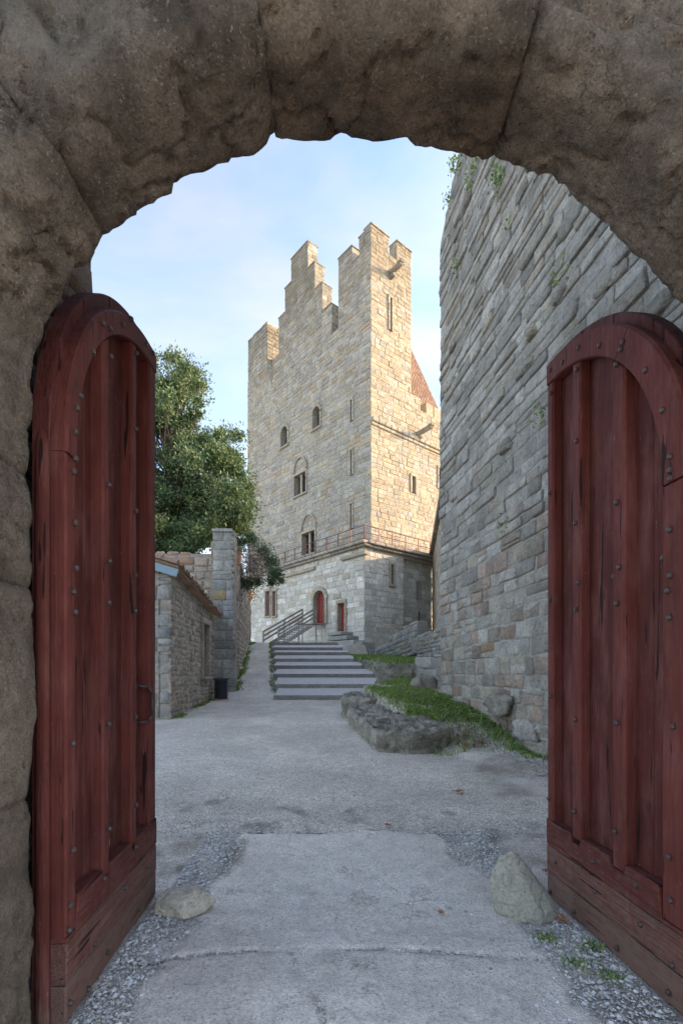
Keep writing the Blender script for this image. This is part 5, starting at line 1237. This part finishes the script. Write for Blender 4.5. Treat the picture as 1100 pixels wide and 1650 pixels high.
# ------------------------------------------------------------------ grass, gravel, loose stones, leaves
def in_curtain(x, y): return x > 4.185 - .15 * (y - 2.12) - .05
gr = MB(); rg = random.Random(5)
def blades(n, region, hmin, hmax, width=.006):
    k = 0; tries = 0
    while k < n and tries < n * 30:
        tries += 1; x, y, dens = region()
        if dens is None or rg.random() > dens: continue
        z = Gz(x, y) - .01; a = rg.uniform(0, 6.28); h = rg.uniform(hmin, hmax); w = width * rg.uniform(.7, 1.5); lx, ly = rg.gauss(0, h * .45), rg.gauss(0, h * .45)
        dx, dy = math.cos(a) * w, math.sin(a) * w
        gr.add([(x - dx, y - dy, z), (x + dx, y + dy, z), (x + lx * .5 + dx * .7, y + ly * .5 + dy * .7, z + h * .6), (x + lx, y + ly, z + h)], [(0, 1, 2), (0, 2, 3)], (rg.random(), rg.random())); k += 1
def reg1():
    y = rg.uniform(8.3, 14.8); x = rg.uniform(interp(y, BANKX) - .3, 4.185 - .15 * (y - 2.12)); n = fb(x * 1.5, y * 1.5, 2, 3)
    edge = (4.185 - .15 * (y - 2.12)) - x
    if y < 10.2 and edge > .45 + .8 * max(0, y - 9.2): return x, y, .05
    if y < 9.4: return x, y, .35 if n > 0 else .04
    e2 = fb(x * 4, y * 4, 6, 3); return x, y, (1.0 if e2 > -.1 else .3) if n > -.02 and (x - interp(y, BANKX)) > .25 + .3 * e2 else .10
blades(15000, reg1, .05, .13, .009)
def reg2():
    y = rg.uniform(18.8, 27.5); x = rg.uniform(interp(y, BANKX) + .0, interp(y, BANKX) + 3.4); return x, y, 1 if fb(x, y, 5, 3) > -.5 else .2
blades(9000, reg2, .06, .14, .016)
def reg3():
    y = rg.uniform(15.3, 17.2); x = rg.uniform(1.2, 2.9); return x, y, 1
blades(3000, reg3, .06, .14, .012)
def reg4():   # strip along foot of the curtain wall
    y = rg.uniform(6.4, 9.6); e = abs(rg.gauss(0, .14)); x = 4.185 - .15 * (y - 2.12) - .08 - e; return x, y, 1 if fb(x * .9, y * .9, 8, 2) > -.15 else .1
blades(1700, reg4, .03, .08, .012)
def reg5():   # along the side wall and at the left edge of the stairs
    y = rg.uniform(18.8, 29)
    if rg.random() < .7: x = X1 + .03 + (P1[0] - X1) * (y - PY) / (29.5 - PY) + abs(rg.gauss(0, .12)) + .05
    else: x = interp(y, STEP_L) + rg.gauss(0, .05) - .05
    return x, y, 1 if fb(x * 2, y * .8, 1, 2) > -.1 else .12
blades(2600, reg5, .04, .12, .014)
def reg6():
    y = rg.uniform(12.7, 18.2); x = HX0 + (HX1 - HX0) * (y - HY0) / (HY1 - HY0) + .05 + abs(rg.gauss(0, .08)); return x, y, .7 if fb(x * 2, y * 1.2, 4, 2) > 0 else .05
blades(900, reg6, .03, .09, .012)
def reg7():
    x, y = rg.choice([(1.30, 2.75), (1.42, 2.62), (1.25, 3.0), (1.46, 2.9)]); return x + rg.gauss(0, .035), y + rg.gauss(0, .035), 1
blades(420, reg7, .025, .05, .005)
# clover-like leaves on the bank
for _ in range(7000):
    y = rg.uniform(8.6, 13.4); x = (4.185 - .15 * (y - 2.12)) - abs(rg.gauss(0, .6)) - .05
    if x < interp(y, BANKX) + .1: continue
    if y < 9.5 or fb(x * 1.2, y * 1.2, 7, 3) < -.1: continue
    z = Gz(x, y) + rg.uniform(.03, .11); s = rg.uniform(.012, .028); a = rg.uniform(0, 6.28); u = A(math.cos(a), math.sin(a), rg.uniform(-.4, .4)) * s; v = A(-math.sin(a), math.cos(a), rg.uniform(-.4, .4)) * s; c = A(x, y, z)
    gr.add([c - u, c + v, c + u, c - v], [(0, 1, 2, 3)], (rg.random(), rg.random()))
tag(gr.build('grass', M['grass']), kind='stuff')

def pebble(mb, x, y, z, s, rg):
    k = [s * rg.uniform(.6, 1.2), s * rg.uniform(.6, 1.2), s * rg.uniform(.35, .7)]; a = rg.uniform(0, 3.14); c_, s_ = math.cos(a), math.sin(a); vs = []
    for (dx, dy, dz) in ((1, 0, 0), (.4, .9, .1), (-.6, .8, -.1), (-1, -.1, .1), (-.4, -.9, 0), (.6, -.8, .1), (.15, .1, 1), (-.1, 0, -1)):
        X_, Y_ = dx * k[0] * rg.uniform(.8, 1.15), dy * k[1] * rg.uniform(.8, 1.15); vs.append((x + X_ * c_ - Y_ * s_, y + X_ * s_ + Y_ * c_, z + dz * k[2]))
    fs = [(i, (i + 1) % 6, 6) for i in range(6)] + [((i + 1) % 6, i, 7) for i in range(6)]; mb.add(vs, fs, (rg.random(), rg.random()))
pb = MB(); rg = random.Random(8)
def gz2(x, y): return Gz(x, y) + .006
for _ in range(8500):
    y = rg.uniform(2.0, 4.9); x = 1.62 - abs(rg.gauss(0, .36)) - .03 * (y - 2.1) - .05
    if x > 1.604 - .077 * (y - 2.12) - .02: continue
    pebble(pb, x, y, gz2(x, y), rg.uniform(.004, .009) if rg.random() < .8 else rg.uniform(.009, .019), rg)
for _ in range(7500):
    y = rg.uniform(2.0, 4.9); x = -1.28 + abs(rg.gauss(0, .24)) + .0
    if y < 3.6 and x < -1.25 - .07 * (y - 2.26) + .02: continue
    pebble(pb, x, y, gz2(x, y), rg.uniform(.004, .009) if rg.random() < .8 else rg.uniform(.009, .019), rg)
for _ in range(9000):
    y = 2.0 + 7 * rg.random() ** 1.5; x = rg.uniform(-.32, .40) * y * 1.35
    if abs(x) > 1.25 and y < 3.7: continue
    pebble(pb, x, y, gz2(x, y) - .002, rg.uniform(.002, .0062) * (1 + .14 * y), rg)
for _ in range(2500):
    y = rg.uniform(4.6, 9.5); x = 4.05 - .15 * (y - 2.12) - abs(rg.gauss(0, .30)); pebble(pb, x, y, Gz(x, y) + .01, rg.uniform(.006, .02), rg)
for _ in range(900):
    y = rg.uniform(4.7, 5.2); x = rg.uniform(-1.9, -.6) if rg.random() < .4 else rg.uniform(.9, 2.2); pebble(pb, x, y, gz2(x, y), rg.uniform(.004, .013), rg)
tag(pb.build('gravel', M['pebble']), kind='stuff')

def rubble(name, label, plist, c, seed, rot=0):
    """loose angular stone: hull of given points, roughened"""
    import bmesh
    bm = bmesh.new()
    for p in plist: bm.verts.new(p)
    bmesh.ops.convex_hull(bm, input=bm.verts)
    for v in [v for v in bm.verts if not v.link_faces]: bm.verts.remove(v)
    bmesh.ops.bevel(bm, geom=bm.edges[:], offset=.006, segments=1, affect='EDGES')
    bmesh.ops.triangulate(bm, faces=bm.faces[:])
    for _ in range(3): bmesh.ops.subdivide_edges(bm, edges=[e for e in bm.edges if e.calc_length() > .02], cuts=1, use_grid_fill=True)
    bmesh.ops.triangulate(bm, faces=bm.faces[:])
    for v in bm.verts:
        p = v.co; n = v.normal if v.normal.length else Vector((0, 0, 1)); v.co = p + p.normalized() * (.010 * fb(p.x * 8 + seed, p.y * 8, p.z * 8, 4) + .004 * fb(p.x * 30, p.y * 30, p.z * 30, 3))
    me = bpy.data.meshes.new(name); bm.to_mesh(me); bm.free(); me.polygons.foreach_set('use_smooth', [True] * len(me.polygons)); me.materials.append(M['boulder'])
    ca = me.color_attributes.new('tint', 'FLOAT_COLOR', 'POINT'); ca.data.foreach_set('color', np.array([(.15 if seed > 3 else 1.0, .7, 0, 1)] * len(me.vertices), 'f').ravel())
    o = bpy.data.objects.new(name, me); SC.collection.objects.link(o); o.location = tuple(c); o.rotation_euler = (0, 0, rot)
    tag(o, label, 'stone', 'loose stones holding the doors open'); return o
c = at(300, 1470, 3.35); c[2] = Gz(c[0], c[1]) + .005
rubble('door_stone', 'flat pale brown stone lying at the foot of the left door', [(-.20, -.06, 0), (.02, -.12, 0), (.14, -.06, .02), (.20, .02, .06), (.14, .10, .0), (-.18, .10, 0), (-.20, -.04, .09), (-.10, -.09, .10), (.06, -.03, .155), (.16, .0, .12), (-.16, .06, .13), (.05, .08, .16), (.0, -.12, .05)], c, 2)
c = at(840, 1488, 3.30); c[2] = Gz(c[0], c[1]) + .005
rubble('door_stone', 'upright grey-green wedge stone propping the right door open', [(-.17, -.02, .02), (-.08, -.10, 0), (.10, -.13, 0), (.235, -.06, 0), (.22, .06, 0), (-.15, .12, 0), (-.20, .04, .20), (-.19, .02, .28), (-.15, .0, .385), (-.07, -.02, .43), (-.01, .0, .40), (.06, .02, .26), (.19, -.02, .10), (.22, .0, .09), (-.10, .08, .36), (.0, -.09, .10), (-.12, -.07, .26)], c, 7)

def fallen_leaf(px, py, Yd, s, lab, rot):
    p = at(px, py, Yd); p[2] = Gz(p[0], p[1]) + .022; mb = MB(); n = 14; vs = [(0, 0, 0)]
    for i in range(n):
        t = 2 * math.pi * i / n; r = s * (1 if i % 2 else .55) * (.7 + .5 * abs(math.cos(t))); vs.append((r * math.cos(t), r * math.sin(t), s * .25 * abs(math.sin(t * 1.5)) + .002))
    vs2 = [(a, b, c_ - .0015) for a, b, c_ in vs]
    mb.add(vs + vs2, [(0, 1 + i, 1 + (i + 1) % n) for i in range(n)] + [(n + 1, n + 2 + (i + 1) % n, n + 2 + i) for i in range(n)], (R.random(), .8)); o = mb.build('fallen_leaf', M['autumn']); o.location = tuple(p); o.rotation_euler = (0, 0, rot); tag(o, lab, 'leaf', 'dry leaves fallen on the path')
fallen_leaf(738, 1281, 6.15, .075, 'pale brown dry leaf lying on the open path in front of the rock slab', .3)
fallen_leaf(625, 1332, 4.98, .045, 'small curled dry leaf on the path above the cement edge', 1.2)
fallen_leaf(710, 1469, 3.30, .03, 'tiny orange leaf on the cement patch left of the wedge stone', 2.1)
fallen_leaf(907, 1483, 3.2, .06, 'orange-brown dry leaf between the wedge stone and the right door', .8)
fallen_leaf(880, 1398, 3.95, .04, 'dry leaf on dark dirt behind the free edge of the right door', .1)
ll = MB(); rg = random.Random(9)
for _ in range(260):
    if rg.random() < .6: x, y = bx[0] - .15 + rg.gauss(0, .3), bx[1] - .45 + rg.gauss(0, .16)
    else: y = rg.uniform(8.5, 9.6); x = rg.uniform(1.9, 2.6)
    z = Gz(x, y) + .03; s = rg.uniform(.02, .05); a = rg.uniform(0, 6.28); u = A(math.cos(a), math.sin(a), rg.uniform(-.3, .3)) * s; v = A(-math.sin(a), math.cos(a), rg.uniform(-.3, .3)) * s * .7; c = A(x, y, z)
    ll.add([c - u, c + v, c + u, c - v], [(0, 1, 2, 3)], (rg.random(), rg.random()))
tag(ll.build('leaf_litter', M['autumn']), kind='stuff')
